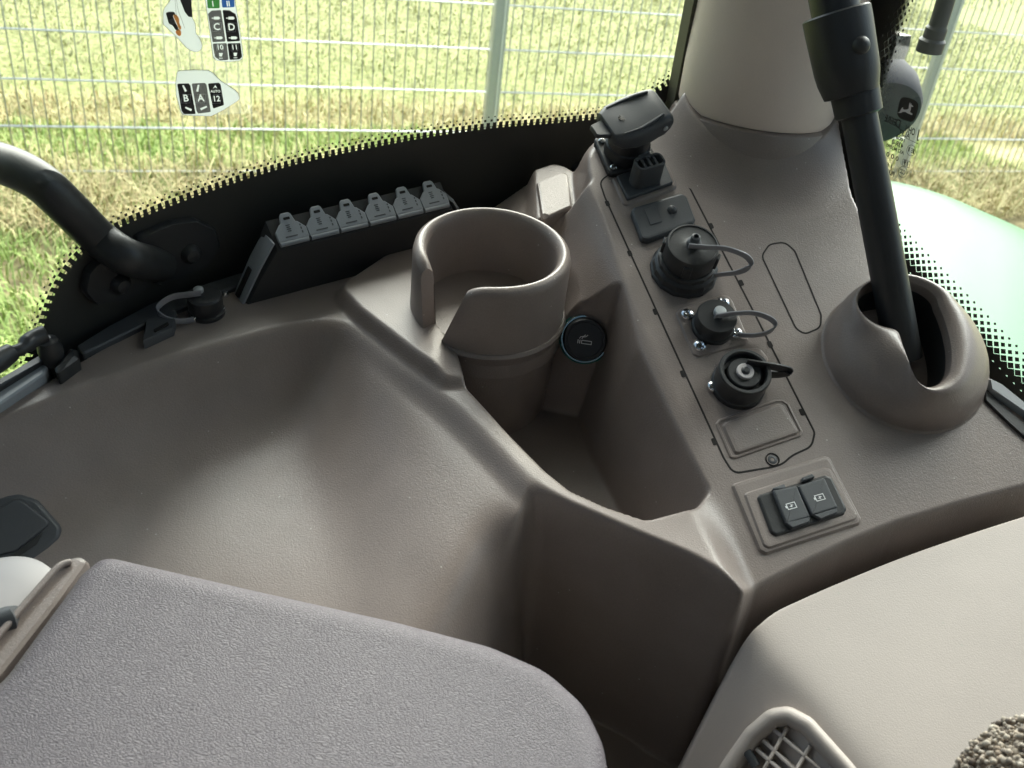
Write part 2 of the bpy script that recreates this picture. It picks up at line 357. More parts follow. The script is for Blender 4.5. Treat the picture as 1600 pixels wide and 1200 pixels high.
blades('cut_hay', 'dry cut hay lying along the foot of the fence', straw, 26000, 3.7, 4.5, -5.5, 5.0, .08, .26, .0028, 1.25, .35)
blades('swath_hay', 'pale dry hay swath on the meadow behind the fence', straw, 14000, 5.05, 5.6, -6, 6.0, .06, .18, .003, 1.3, .3)

def wire_mesh(r, L):
    mb = MB(); mb.tube([(0, 0, 0), (0, 0, L)], r, 6); return mb
hw = wire_mesh(.0031, 2.50); vw = wire_mesh(.0030, 1.66)
panel_labels = ['wire mesh fence panel left of the post in view through the side window', 'wire mesh fence panel between the two galvanised posts', 'wire mesh fence panel right of the post seen through the rear window']
# posts: the one through the side window and the one through the rear window
def fence_hit(px, py):
    D = gf + gr*(px-800)/F - gu*(py-600)/F; return D*(FD/(D@FN)) + np.array([0, 0, CAMZ])
pA = fence_hit(771, 95); pB = fence_hit(1460, 80)
tA = pA@FT; tB = pB@FT; SP = tB - tA
hme = vme = None
zrow0 = CAMZ - 1.5929
for k, t0 in enumerate((tA-SP, tA, tB)):
    base = FN*FD + FT*(t0+SP/2)
    pn = thing('wire_mesh_panel', panel_labels[k], 'fence', (base[0], base[1], 0), 'panels of the wire mesh fence', True)
    ang = math.atan2(FT[1], FT[0])
    for i in range(8):
        for dd in (-.006, .006):
            if hme is None:
                o = hw.build('horizontal_wire', 'wire', pn); hme = o.data
            else:
                o = bpy.data.objects.new('horizontal_wire', hme); COL.objects.link(o); o.parent = pn
            st = FT*(-SP/2+.002) + FN*dd
            o.location = (st[0], st[1], zrow0+.2*i); o.rotation_euler = (0, math.pi/2, 0)
            o.rotation_euler = Vector(tuple(FT)).to_track_quat('Z', 'Y').to_euler(); o.scale = (1, 1, (SP-.004)/2.5)
    nv = int(SP/.05)
    for i in range(nv):
        if vme is None:
            o = vw.build('vertical_wire', 'wirev', pn); vme = o.data
        else:
            o = bpy.data.objects.new('vertical_wire', vme); COL.objects.link(o); o.parent = pn
        st = FT*(-SP/2+.05*(i+.5)); o.location = (st[0], st[1], zrow0-.035)
for t, lab in ((tA, 'galvanised fence post standing behind the side window'), (tB, 'galvanised fence post seen through the rear window behind the logo')):
    b_ = FN*(FD-.045) + FT*t
    p = thing('fence_post', lab, 'post', (b_[0], b_[1], 0), 'galvanised fence posts', True)
    fr = frame((0, 0, 0), tuple(FT), tuple(FN)); q = MB().plate(rrect(.062, .042, .005, 3), [(0, -.05), (0, 2.0)], fr).build('post', 'zinc', p); q.location = (0, 0, 0)
    q = MB().plate(rrect(.012, .006, .002, 2, .012, -.024), [(0, -.05), (0, 1.95)], fr).build('clamp_rail', 'wire', p); q.location = (0, 0, 0)
#@@CAB
# ------------------------------------------------------------------ cab shell (keeps the sky off the console from above)
def shell(name, mb, m):
    o = mb.build(name, m, None, True, 40); o.matrix_world = CAB; o['kind'] = 'structure'; return o
shell('cab_roof', MB().plate(rpoly([(-1.25, -1.15), (.55, -1.15), (.75, .45), (.25, .80), (-1.0, .62)], .12), [(0, 1.02), (.02, 1.0), (0, .98+.14), (.05, 1.22)]), 'liner')
shell('cab_floor', MB().plate(rpoly([(-1.2, -1.0), (.5, -1.0), (.6, .35), (.2, .62), (-.9, .5)], .05), [(0, -.80), (0, -.76)]), 'mat')
# ------------------------------------------------------------------ window surfaces
LG = catmull([(-.78, -.9), (-.56, -.35), (-.40, .08), (-.325, .265), (-.290, .352), (-.242, .442), (-.188, .505), (-.125, .558), (-.06, .598), (0, .628), (.06, .652), (.095, .664)], 8)
RG = catmull([(.19, .70), (.206, .65), (.222, .60), (.246, .545), (.285, .485), (.335, .42), (.40, .34), (.52, .18), (.70, -.1), (.85, -.5)], 8)
class Pane:
    def __init__(s, pts):
        s.P = np.array(pts)[:, :2]; d = np.diff(s.P, axis=0); s.L = np.linalg.norm(d, axis=1); s.S = np.concatenate([[0], np.cumsum(s.L)])
        s.D = d/s.L[:, None]
        N = np.stack([s.D[:, 1], -s.D[:, 0]], 1); mid = (s.P[:-1]+s.P[1:])/2
        N[np.sum(N*(-mid), 1) < 0] *= -1; s.N = N                       # towards the driver
    def hit(s, px, py):
        D = ray(px, py); best = None
        for i in range(len(s.L)):
            a = s.P[i]; e = s.P[i+1]-a; A = np.array([[D[0], -e[0]], [D[1], -e[1]]]); det = np.linalg.det(A)
            if abs(det) < 1e-12: continue
            t, k = np.linalg.solve(A, a)
            lo = -1e9 if i == 0 else -1e-9; hi = 1e9 if i == len(s.L)-1 else 1+1e-9
            if t > 0 and lo <= k <= hi and (best is None or t < best[0]): best = (t, s.S[i]+k*s.L[i], H+D[2]*t)
        return best[1], best[2]
    def at(s, u, z, off=0.):
        i = int(np.clip(np.searchsorted(s.S, u)-1, 0, len(s.L)-1)); p = s.P[i] + s.D[i]*(u-s.S[i])
        n = s.N[i]
        if i+1 < len(s.L) and i > 0:
            q = (u-s.S[i])/s.L[i]; n0 = s.N[i]+s.N[i-1]; n1 = s.N[i]+s.N[i+1]; n = n0*(1-q)+n1*q; n = n/np.linalg.norm(n)
        p = p + n*off
        return (p[0], p[1], z)
    def px(s, x, y, off=0.): return s.at(*s.hit(x, y), off)
PL, PR = Pane(LG), Pane(RG)
def pane_mesh(P, z0, z1):
    mb = MB(); N = len(P.P); rings = []
    for i in range(N):
        n = P.N[min(i, len(P.N)-1)]; p = P.P[i]; q = p - n*.004
        rings.append([(p[0], p[1], z0), (p[0], p[1], z1), (q[0], q[1], z1), (q[0], q[1], z0)])
    return mb.rings(rings)
def dots(mb, P, curve, pitch, sgn, off, depth_fn):
    """printed edge of a window: checker rows that shrink away from the solid band. curve: list of (u,z)."""
    Cc = np.array(curve); d = np.diff(Cc, axis=0); L = np.linalg.norm(d, axis=1); S = np.concatenate([[0], np.cumsum(L)])
    def pt(s_, v):
        i = int(np.clip(np.searchsorted(S, s_)-1, 0, len(L)-1)); k = (s_-S[i])
        a = Cc[max(i-1, 0)]; b = Cc[min(i+2, len(Cc)-1)]; t = (b-a)/np.linalg.norm(b-a)
        p = Cc[i] + d[i]/L[i]*k; n = np.array([-t[1], t[0]])*sgn
        q = p + n*v; return P.at(q[0], q[1], off)
    n = int(S[-1]/pitch)
    def quad(s0, s1, v0, v1): mb.add([pt(s0, v0), pt(s1, v0), pt(s1, v1), pt(s0, v1)], [(0, 1, 2, 3)])
    p = pitch
    for k in range(n):
        s = k*p
        quad(s, s+.56*p, 0, .56*p)                                     # castle row
        quad(s+.60*p, s+.95*p, .72*p, 1.07*p)                          # smaller squares
        quad(s+.17*p, s+.38*p, 1.36*p, 1.57*p)                         # smallest
        # solid row with a small clear square
        a0, a1, b0, b1 = s+.62*p, s+.92*p, -.36*p, -.10*p
        quad(s, a0, -.5*p, 0); quad(a1, s+p, -.5*p, 0); quad(a0, a1, -.5*p, b0); quad(a0, a1, b1, 0)
    return pt, n
# side window
sw = thing('side_window', 'curved side window with black dotted printed border overlooking the meadow', 'window', (-.12, .56, -.1))
pane_mesh(PL, -.16, .98).build('glass_pane', 'glass', sw, True, 30)
crvL = catmull([(-60, 760), (-8, 690), (28, 600), (58, 522), (82, 455), (116, 402), (165, 362), (220, 335), (300, 304), (400, 270), (500, 243), (640, 215), (760, 197), (880, 187), (950, 178), (1000, 156), (1045, 127), (1075, 100)], 6)
uvL = [PL.hit(*c) for c in crvL]
fb = MB(); fd = MB(); pitch = .0047
pt, n = dots(fd, PL, uvL, pitch, 1, .0008, None)
for k in range(n):
    s = k*pitch; a = pt(s, -.5*pitch); b = pt(s+pitch, -.5*pitch)
    fb.add([a, b, (b[0], b[1], -.16), (a[0], a[1], -.16)], [(0, 1, 2, 3)])
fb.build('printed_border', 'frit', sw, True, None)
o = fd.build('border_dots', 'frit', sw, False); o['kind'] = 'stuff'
# frame strips between the side window and the pillar
def strip(P, pts, off, thick, r=.0):
    """solid strip on a window: pixel outline, standing 'thick' off the glass"""
    L = rpoly(pts, r, 4) if r else pts
    a = [P.px(x, y, off) for x, y in L]; b = [P.px(x, y, off+thick) for x, y in L]
    return MB().rings([a, b])
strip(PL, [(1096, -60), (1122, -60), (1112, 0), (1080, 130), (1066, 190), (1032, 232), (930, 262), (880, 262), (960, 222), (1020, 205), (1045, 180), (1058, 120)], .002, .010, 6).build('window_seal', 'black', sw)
strip(PL, [(1081, -60), (1096, -60), (1086, 0), (1058, 120), (1045, 178), (1036, 170), (1046, 118), (1068, 0)], .002, .014).build('frame_strip', 'seal', sw)
# rear window
rw = thing('rear_window', 'rear window with dotted black border and mirrored maker print', 'window', (.30, .47, -.05))
pane_mesh(PR, -.16, .98).build('glass_pane', 'glass', rw, True, 30)
crvR = catmull([(1430, -90), (1402, -5), (1385, 50), (1366, 100), (1352, 140), (1342, 190), (1336, 240), (1340, 290), (1356, 335), (1388, 382), (1438, 437), (1488, 490), (1538, 543), (1588, 596), (1690, 700)], 6)
uvR = [PR.hit(*c) for c in crvR]
fb = MB(); fd = MB(); pitchR = .0060
def fade(mb, P, curve, p, off):
    Cc = np.array(curve); d = np.diff(Cc, axis=0); L = np.linalg.norm(d, axis=1); S = np.concatenate([[0], np.cumsum(L)])
    def pt(s_, v):
        i = int(np.clip(np.searchsorted(S, s_)-1, 0, len(L)-1)); a = Cc[max(i-2, 0)]; b = Cc[min(i+3, len(Cc)-1)]; t = (b-a)/np.linalg.norm(b-a)
        q = Cc[i] + d[i]/L[i]*(s_-S[i]) + np.array([-t[1], t[0]])*v; return P.at(q[0], q[1], off)
    n = int(S[-1]/p)
    for r in range(7):
        h = p*(.56 - .065*r); v = p*.5*r - p*.1
        for k in range(n):
            s = (k + .5*(r % 2))*p
            mb.add([pt(s-h, v), pt(s, v-h), pt(s+h, v), pt(s, v+h)], [(0, 1, 2, 3)])
    return pt, n
pt, n = fade(fd, PR, uvR, pitchR, .0008)
# does the dot side point into the clear glass?
for k in range(n):
    s = k*pitchR; a = pt(s, -.3*pitchR); b = pt(s+pitchR, -.3*pitchR); c = pt(s+pitchR, -.045); d = pt(s, -.045)
    fb.add([a, b, c, d], [(0, 1, 2, 3)])
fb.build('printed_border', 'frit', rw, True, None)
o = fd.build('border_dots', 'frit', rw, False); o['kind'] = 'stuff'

# ------------------------------------------------------------------ console: a moulded height field
def sdf(X, Y, poly):
    P = np.array(poly, float); n = len(P); d = np.full(X.shape, 1e9); ins = np.zeros(X.shape, bool)
    for i in range(n):
        a = P[i]; b = P[(i+1) % n]; e = b-a
        wx, wy = X-a[0], Y-a[1]; t = np.clip((wx*e[0]+wy*e[1])/(e@e+1e-18), 0, 1)
        d = np.minimum(d, (wx-e[0]*t)**2+(wy-e[1]*t)**2)
        c = ((a[1] <= Y) & (b[1] > Y)) | ((b[1] <= Y) & (a[1] > Y))
        with np.errstate(divide='ignore', invalid='ignore'):
            xi = a[0]+(Y-a[1])/(b[1]-a[1])*e[0]
        ins ^= c & (X < xi)
    return np.sqrt(d)*np.where(ins, -1, 1)
def sm(a, b, x):
    t = np.clip((x-a)/(b-a), 0, 1); return t*t*(3-2*t)
def prof(top, bot):
    """0..1 wall profile: rounded lip, straight run, rounded foot"""
    t = np.linspace(0, 1, 400); s = np.minimum(1, np.minimum(t/top, (1-t)/bot)); g = np.concatenate([[0], np.cumsum((s[1:]+s[:-1])/2)]); return t, g/g[-1]
def wall(d, w, pf): return np.interp(np.clip(d/w, 0, 1), *pf)
STEP = .0012
xs = np.arange(-.37, .40, STEP); ys = np.arange(.17, .70, STEP); X, Y = np.meshgrid(xs, ys)
def zdeck_right(y): return SL*(y-Y0)
lip = [(-400, 800), (-250, 745), (-100, 690), (0, 650), (100, 610), (200, 574), (300, 543), (400, 516), (470, 500), (525, 497), (565, 512), (640, 568), (720, 630), (790, 697), (840, 748), (880, 775), (940, 802), (1000, 828), (1090, 866), (1165, 912)]
lipP = [tuple(p[:2]) for p in catmull(plan(lip, U, 0.), 4)]
frontP = plan([(1180, 915), (1240, 884), (1320, 845), (1400, 813), (1500, 783), (1600, 757), (1800, 710)], UP)
front_poly = lipP + frontP + [(.9, 1.2), (-.9, 1.2)]
dF = sdf(X, Y, front_poly)
# plateau's left edge
Eline = plan([(950, 165), (928, 220), (908, 258), (915, 290), (935, 335), (965, 420), (1000, 510), (1045, 612), (1113, 765), (1135, 820), (1170, 912)], UP)
dE = -sdf(X, Y, [tuple(p[:2]) for p in catmull(Eline, 5)] + [(.3, .0), (.9, .0), (.9, 1.2), (.0, 1.2)])
zP = zdeck_right(Y)
cc = np.array([-.0225, .487]); rcup = np.hypot(X-cc[0], Y-cc[1])
shelf = .45*zP*sm(-.06, .02, X)*sm(.36, .44, Y)*sm(.046, .060, rcup)
kE = sm(-.022, .004, dE)
Zd = shelf*(1-kE) + zP*kE
# cup platform
plat = rpoly(plan([(524, 449), (560, 487), (640, 549), (696, 590), (752, 592), (880, 520), (920, 400), (900, 250), (830, 290), (640, 372)], U, .008), [.014, .02, .02, .006, .03, .03, .02, .01, .01, .05], 6)
dPl = sdf(X, Y, plat)
Zd = Zd + .010*wall(.004-dPl, .008, prof(.35, .35))*(1-kE)*sm(.03, -.01, X)*(1-.5*sm(-.052, -.030, X)*sm(.470, .440, Y))
# raised box at the back
box = rpoly(plan([(826, 266), (896, 250), (911, 312), (916, 324), (832, 336)], U, .050), .006, 5)
dB = sdf(X, Y, box); kb = wall(.002-dB, .007, prof(.35, .3))
Zd = Zd*(1-kb) + (.046+.16*(Y-.56))*kb
# pocket
pk = plan([(722, 606), (790, 676), (850, 736), (890, 768), (945, 793), (1010, 815)], U, 0.) + plan([(1085, 806), (1112, 768)], UP) + plan([(1056, 655), (1000, 535)], UP) + plan([(962, 484), (885, 468)], U, .02) + plan([(800, 470), (700, 520)], U, 0.)
pk = rpoly(pk, [.004, .01, .01, .01, .012, .012, .012, .006, .02, .02, .008, .01, .01, .01], 5)
dK = sdf(X, Y, pk)
zfloor = -.062 - .10*np.clip(.47-Y, 0, .2)
kk = wall(-dK-.000, .017, prof(.10, .22))
Zd = Zd*(1-kk) + zfloor*kk
Zd = np.where(rcup < .040, .0090, Zd)
# flare round the pillar foot
PC = np.array([.145, .635]); ax = np.array([.0545, .052])
rr = np.sqrt(((X-PC[0])/ax[0])**2 + ((Y-PC[1])/ax[1])**2); dd = np.maximum((rr-1)*ax.mean(), 0)
Zd = Zd + (.016*np.clip(1-dd/.036, 0, 1)**2)*sm(.02, .055, X)
# swelling of the deck towards the lower edge of the panel's left side
# driver's side: tray on the left, drop on the right
bnd = plan([(848, 768), (822, 830), (782, 900), (735, 975)], U, -.026) + [(-.05, .15)]
dD = -sdf(X, Y, bnd + [(.9, .0), (.9, .40), (.2, .42), (.05, .385)])
mD = sm(-.006, .020, dD)
ztray = -.050 + .016*sm(-.17, .0, X) - .030*np.clip(-.16-X, 0, .2) - .9*np.clip(.33-Y, 0, .3)**2
wT = .052 + .115*sm(-.150, -.010, X)
gt = wall(dF, wT, prof(.16, .80))*(1-sm(-.150, -.010, X)) + (.22*wall(dF, .016, prof(.4, .4)) + .78*wall(dF, wT, prof(.10, .55)))*sm(-.150, -.010, X); wD = .022 - .011*sm(.105, .150, X)
gd = wall(dF, wD, prof(.30, .30))
Zt = Zd*(1-gt) + ztray*gt
# flank below the ridge is gentler
Zr = Zd*(1-gd) - .150*gd
Z = np.where(dF > 0, Zt*(1-mD) + Zr*mD, Zd)
def box_blur(A, r):
    k = 2*r+1
    for ax_ in (0, 1):
        P = np.pad(A, [(r+1, r) if i == ax_ else (0, 0) for i in (0, 1)], mode='edge'); c = np.cumsum(P, axis=ax_)
        n_ = A.shape[ax_]; A = (np.take(c, np.arange(k, k+n_), ax_)-np.take(c, np.arange(0, n_), ax_))/k
    return A
Zs_ = Z
for r_ in (9, 9, 9): Zs_ = box_blur(Zs_, r_)
mb_ = sm(.014, .045, dF)*(1-sm(.75, 1, mD))
Z = Z*(1-mb_) + Zs_*mb_
# rear edge by the windows
back = [(-.6, -.2), (-.40, .10), (-.305, .285), (-.272, .350), (-.228, .434), (-.179, .490), (-.118, .542), (-.055, .580), (-.010, .604), (.000, .608), (.016, .609), (.030, .600), (.046, .595), (.064, .601), (.082, .618), (.100, .638), (.145, .655), (.190, .645), (.208, .60), (.216, .565), (.245, .51), (.285, .452), (.315, .415), (.40, .31), (.55, .1)]
dR = sdf(X, Y, [tuple(p[:2]) for p in catmull(back, 4)])
Z = Z - .14*wall(dR+.003, .012, prof(.5, .2)) - 3*np.maximum(dR-.012, 0)
def grid_mesh(name, X, Y, Z, m, parent):
    ny, nx = X.shape; V = np.stack([X, Y, Z], 2).reshape(-1, 3)
    idx = np.arange(nx*ny).reshape(ny, nx); q = np.stack([idx[:-1, :-1], idx[:-1, 1:], idx[1:, 1:], idx[1:, :-1]], 2).reshape(-1, 4)
    me = bpy.data.meshes.new(name); me.vertices.add(len(V)); me.vertices.foreach_set('co', V.ravel())
    me.loops.add(q.size); me.loops.foreach_set('vertex_index', q.ravel().astype(np.int32)); me.polygons.add(len(q)); me.polygons.foreach_set('loop_start', np.arange(0, q.size, 4, dtype=np.int32))
    me.polygons.foreach_set('use_smooth', np.ones(len(q), bool)); me.update(calc_edges=True); me.materials.append(M[m])
    o = bpy.data.objects.new(name, me); COL.objects.link(o); o.parent = parent; o.location = -Vector(BASE[parent.name]); return o
con = thing('side_console', 'taupe moulded side console with storage tray, deep bin and socket panel', 'console', (.02, .40, -.2))
grid_mesh('console_body', X, Y, Z, 'taupe', con)
def zat(x, y): return float(Z[int(round((y-ys[0])/STEP)), int(round((x-xs[0])/STEP))])

# cup holder: open-fronted ring on a cylinder
cup = MB(); z_r = .055; Ro, Ri = .0495, .0405
A0, A1 = math.radians(-145), math.radians(-103)         # the gap faces the driver's left
def cup_wall():
    n = 96; mb = MB(); rings = []
    a_start, a_end = A1, A0 + 2*math.pi
    for k in range(n+1):
        a = a_start + (a_end-a_start)*k/n
        # the slot edges lean: narrower at the foot
        ring = []
        for r, z in ((Ro+.0005, -.010), (Ro, .004), (Ro-.0005, z_r-.006), (Ro-.0015, z_r-.0022), (Ro-.0042, z_r), (Ri+.0032, z_r-.0002), (Ri+.0006, z_r-.003), (Ri, z_r-.008), (Ri-.001, .0), (Ri-.0012, -.010)):
            zz = max(0, min(1, z/z_r)); e0 = math.exp(-(k/n)*14); e1 = math.exp(-(1-k/n)*14)
            da = -e0*(1-zz)*.34 + e1*(1-zz)*.16
            dz = -(e0**3+e1**3)*.006*zz
            ring.append((cc[0]+r*math.cos(a+da), cc[1]+r*math.sin(a+da), z+dz))
        rings.append(ring)
    m_ = len(rings[0]); mb.rings(rings, True, True, True); return mb
cup_o = cup_wall().build('cup_holder', 'taupe', con, True, 50)
sub(MB().lathe([(Ri+.002, .0008), (.02, .0002), (.001, 0)], Matrix.Translation((cc[0], cc[1], .0090)), 48, False, True).build('cup_floor', 'taupe'), cup_o)
sub(MB().lathe([(Ro-.006, -.16), (Ro-.002, -.02), (Ro+.0005, .004), (Ro+.0022, .0075), (Ro+.001, .0095), (Ro-.003, .0100)], Matrix.Translation((cc[0], cc[1], -.0012)), 72, False, False).build('cup_collar', 'taupe'), cup_o)

# ------------------------------------------------------------------ pillar
UPG = Vector((0, math.sin(TILT), math.cos(TILT)))       # plumb direction seen in the cab frame
pil = thing('corner_pillar', 'cream trimmed corner pillar rising between the two windows', 'pillar', (PC[0], PC[1], .1))
pf = frame((PC[0], PC[1], .068), (1, 0, 0), tuple(Vector((0, UPG[2], -UPG[1]))))
def ell(prof_, fr, n=72):
    rings = []
    for r, h in prof_:
        rings.append([tuple(fr @ Vector(((ax[0]+r)*math.cos(2*math.pi*k/n), (ax[1]+r)*math.sin(2*math.pi*k/n), h))) for k in range(n)])
    return MB().rings(rings, True, True, True)
M['cream'] = mat('cream_trim', (.76, .655, .585), .6, bump=(1300, .2, .0004), var=.04)  # cream, lightened to put missing frontal light into the column colour
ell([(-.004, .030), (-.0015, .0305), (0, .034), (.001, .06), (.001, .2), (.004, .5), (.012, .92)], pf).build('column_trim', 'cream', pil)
ell([(.0075, -.04), (.0078, -.012), (.0072, .004), (.0058, .014), (.0036, .0235), (.0016, .0285), (-.0012, .0300), (-.006, .0295), (-.007, .028)], pf).build('collar', 'taupe', pil)
#@@CAB2
# ------------------------------------------------------------------ frames on the sloping deck
nP = Vector((0, -SL, 1)).normalized()
_ey = Vector(UP(945, 290)) - Vector(UP(1125, 710)); _ex = Vector(UP(1287, 732)) - Vector(UP(1161, 775))
eyP = _ey.normalized(); exP = eyP.cross(nP).normalized()
def PF(px, py, o=0.):
    p = Vector(UP(px, py)) + nP*o; return frame(p, exP, eyP)
B0 = PF(1100, 500); B0i = B0.inverted()
def PX2(pts):
    out = []
    for x, y in pts:
        q = B0i @ Vector(UP(x, y)); out.append((q.x, q.y))
    a = sum(out[i][0]*out[(i+1) % len(out)][1]-out[(i+1) % len(out)][0]*out[i][1] for i in range(len(out)))
    return out if a > 0 else out[::-1]
def Z7(pts): return [(1060+x/4, 600+y/4) for x, y in pts]          # notes taken from an enlarged crop
def Z5(pts): return [(800+x/4, 120+y/4) for x, y in pts]
def Z6(pts): return [(960+x/3.53, 320+y/3.53) for x, y in pts]
def seam(name, pts, r, parent, w=.00055, closed=True, o=.00015):
    L = rpoly(PX2(pts), r, 6); rings = []; P = np.array(L); N = loop_normals(P)
    for k in range(len(L)+1):
        i = k % len(L); rings.append([tuple(B0 @ Vector((P[i][0]+N[i][0]*s*w, P[i][1]+N[i][1]*s*w, z))) for s, z in ((-1, -.001), (-1, o), (1, o), (1, -.001))])
    return MB().rings(rings, True, False, False).build(name, 'gap', parent, False)
def pad(name, pts, r, prof_, m, parent, ang=30): return MB().plate(rpoly(PX2(pts), r, 5), prof_, B0).build(name, m, parent, True, ang)
def screw(parent, fr, r=.0034, name='screw', deep=0.):
    s = MB().lathe([(r*.98, -.001), (r, .0006), (r*.85, .0016), (r*.55, .0022), (r*.3, .0023)], fr, 20, False, True).build(name, 'steel', parent)
    x = MB()
    for a in (0, math.pi/2):
        x.plate(rrect(r*1.0, r*.22, .0002, 1), [(0, .0019), (0, .00245)], fr @ Matrix.Rotation(a+.4, 4, 'Z'))
    return s, x
def add_screw(parent, fr, r=.0034):
    s, x = screw(None, fr, r); s.parent = parent
    s.location = (-Vector(BASE[parent.name]) if parent.get('base') else Vector((0, 0, 0)))
    return s
# removable socket panel: dark gap with clip notches
pan = seam('panel_seam', [(937, 284), (952, 272), (1000, 254), (1025, 243), (1052, 252), (1080, 298), (1180, 492), (1273, 676), (1268, 698), (1237, 712), (1222, 726), (1200, 731), (1146, 740), (1131, 716), (1030, 495), (945, 308)], [.006, .02, .02, .006, .006, .03, .03, .01, .006, .004, .004, .004, .008, .02, .03, .01], con)
nm = None
for k, (x, y) in enumerate([(1070, 276), (1111, 353), (1158, 442), (1203, 538), (1253, 644), (949, 318), (984, 396), (1024, 487), (1067, 584), (1116, 690)]):
    fr = PF(x, y)
    mb = MB().plate(rrect(.0026, .0042, .0006, 2), [(0, -.001), (0, .0003)])
    if nm is None: o = mb.build('clip_notch', 'gap', None, False); nm = o.data
    else: o = bpy.data.objects.new('clip_notch', nm); COL.objects.link(o)
    o.parent = con; o.matrix_local = Matrix.Translation(-Vector(BASE[con.name])) @ fr
seam('slot_seam', [(1190, 400), (1202, 382), (1226, 378), (1242, 392), (1283, 492), (1282, 512), (1258, 522), (1244, 514)], .008, con, .0005)
# recessed panel screws
for x, y in ((1207, 718), (1031, 252)):
    fr = PF(x, y)
    r_ = MB().lathe([(.0040, -.001), (.0040, .0004), (.0034, .0004), (.0033, -.0004)], fr, 24, False, False).build('screw_well', 'gap', con)
    sub(MB().lathe([(.0031, -.0002), (.0024, .0002), (.0012, .0002), (.0008, -.0006)], fr, 18, False, True).build('screw_head', 'slate'), r_)
# embossed blank cover
pad('blank_cover', Z7([(228, 250), (250, 222), (600, 100), (650, 98), (690, 125), (778, 300), (765, 330), (360, 470), (320, 465)]), .002, [(0, -.002), (0, .0001), (.0006, .0009), (.0014, .0010), (.0020, .0004), (.0028, .0004)], 'taupe', con)
pad('blank_cover_face', Z7([(268, 268), (285, 245), (620, 125), (660, 140), (750, 298), (740, 322), (380, 445), (345, 440)]), .0022, [(0, -.002), (0, .0004), (.0012, .0019), (.0024, .0021)], 'taupe', con)
# USB charger block
usb = pad('charging_sockets', Z7([(480, 725), (500, 705), (905, 585), (945, 600), (1038, 795), (1020, 832), (600, 968), (562, 945)]), .003, [(0, -.002), (0, .0030), (.0008, .0040), (.0016, .0042)], 'black', con)
tag(usb, 'black twin charging socket with two flaps marked with battery icons')
pad('charger_surround', Z7([(330, 640), (345, 622), (905, 450), (945, 460), (1145, 850), (1130, 882), (545, 1072), (500, 1050)]), .003, [(0, -.002), (0, .0001), (.0012, .0016), (.0026, .0018)], 'taupe', con)
pad('charger_bezel', Z7([(402, 702), (420, 685), (900, 530), (945, 540), (1115, 832), (1098, 860), (560, 1040), (522, 1022)]), .003, [(0, -.002), (0, .0018), (.001, .0027), (.0022, .0028)], 'taupe', con)
def flap_icon(cx, cy, parent):
    """battery outline with a flash, drawn on the flap"""
    q = B0i @ Vector(UP(*Z7([(cx, cy)])[0])); fr = B0 @ Matrix.Translation((q.x, q.y, 0)) @ Matrix.Rotation(.02, 4, 'Z')
    mb = MB(); w, h, t = .0050, .0032, .00042; z = .0066
    for x0, y0, sx, sy in ((0, h/2, w+t, t), (0, -h/2, w+t, t), (w/2, 0, t, h), (-w/2, 0, t, h), (-w/2-.0006, 0, .0008, .0014)):
        mb.plate([(x0-sx/2, y0-sy/2), (x0+sx/2, y0-sy/2), (x0+sx/2, y0+sy/2), (x0-sx/2, y0+sy/2)], [(0, z-.0006), (0, z)], fr)
    mb.plate([(-.0014, -.0002), (.0004, -.0009), (.0001, -.0001), (.0014, .0002), (-.0004, .0009), (-.0001, .0001)], [(0, z-.0006), (0, z)], fr)
    sub(mb.build('battery_icon', 'print', None, False), parent)
for fl, tabs, ic in (([(566, 692), (718, 663), (800, 858), (652, 902)], [[(640, 890), (800, 855), (796, 890), (690, 928)], [(568, 690), (572, 676), (640, 652), (652, 676)]], (682, 790)),
                     ([(722, 664), (888, 612), (972, 800), (812, 850)], [[(815, 845), (968, 798), (968, 832), (866, 872)], [(748, 640), (752, 612), (812, 588), (832, 610)]], (858, 738))):
    f0 = MB().plate(rpoly(PX2(Z7(fl)), .0012, 3), [(0, .003), (0, .0056), (.0006, .0063), (.0012, .0064)], B0).build('flap', 'slate', None, True, 30); sub(f0, usb)
    for tb in tabs: MB.build(MB().plate(rpoly(PX2(Z7(tb)), .0006, 2), [(0, .003), (0, .0058), (.0006, .0064)], B0), 'flap_tab', 'slate', None).parent = usb
    flap_icon(*ic, usb)
# slate blank with square and dome
sl = pad('switch_blank', Z5([(738, 862), (756, 838), (1045, 752), (1082, 766), (1140, 915), (1124, 940), (845, 1045), (802, 1038)]), .003, [(0, -.002), (0, .0030), (.001, .0043), (.0022, .0046)], 'slate', con)
tag(sl, 'slate grey blank switch cover with a square and a small dome')
o = MB().plate(rpoly(PX2(Z5([(815, 862), (885, 838), (930, 935), (855, 960)])), .0004, 2), [(0, .004), (0, .0049), (.0004, .0052)], B0).build('square_button', 'slate'); sub(o, sl)
fr = PF(*Z5([(990, 862)])[0]); o = MB().lathe([(.0032, .004), (.0030, .0056), (.0022, .0068), (.001, .0073)], fr, 24, False, True).build('dome_lens', 'slate'); sub(o, sl)
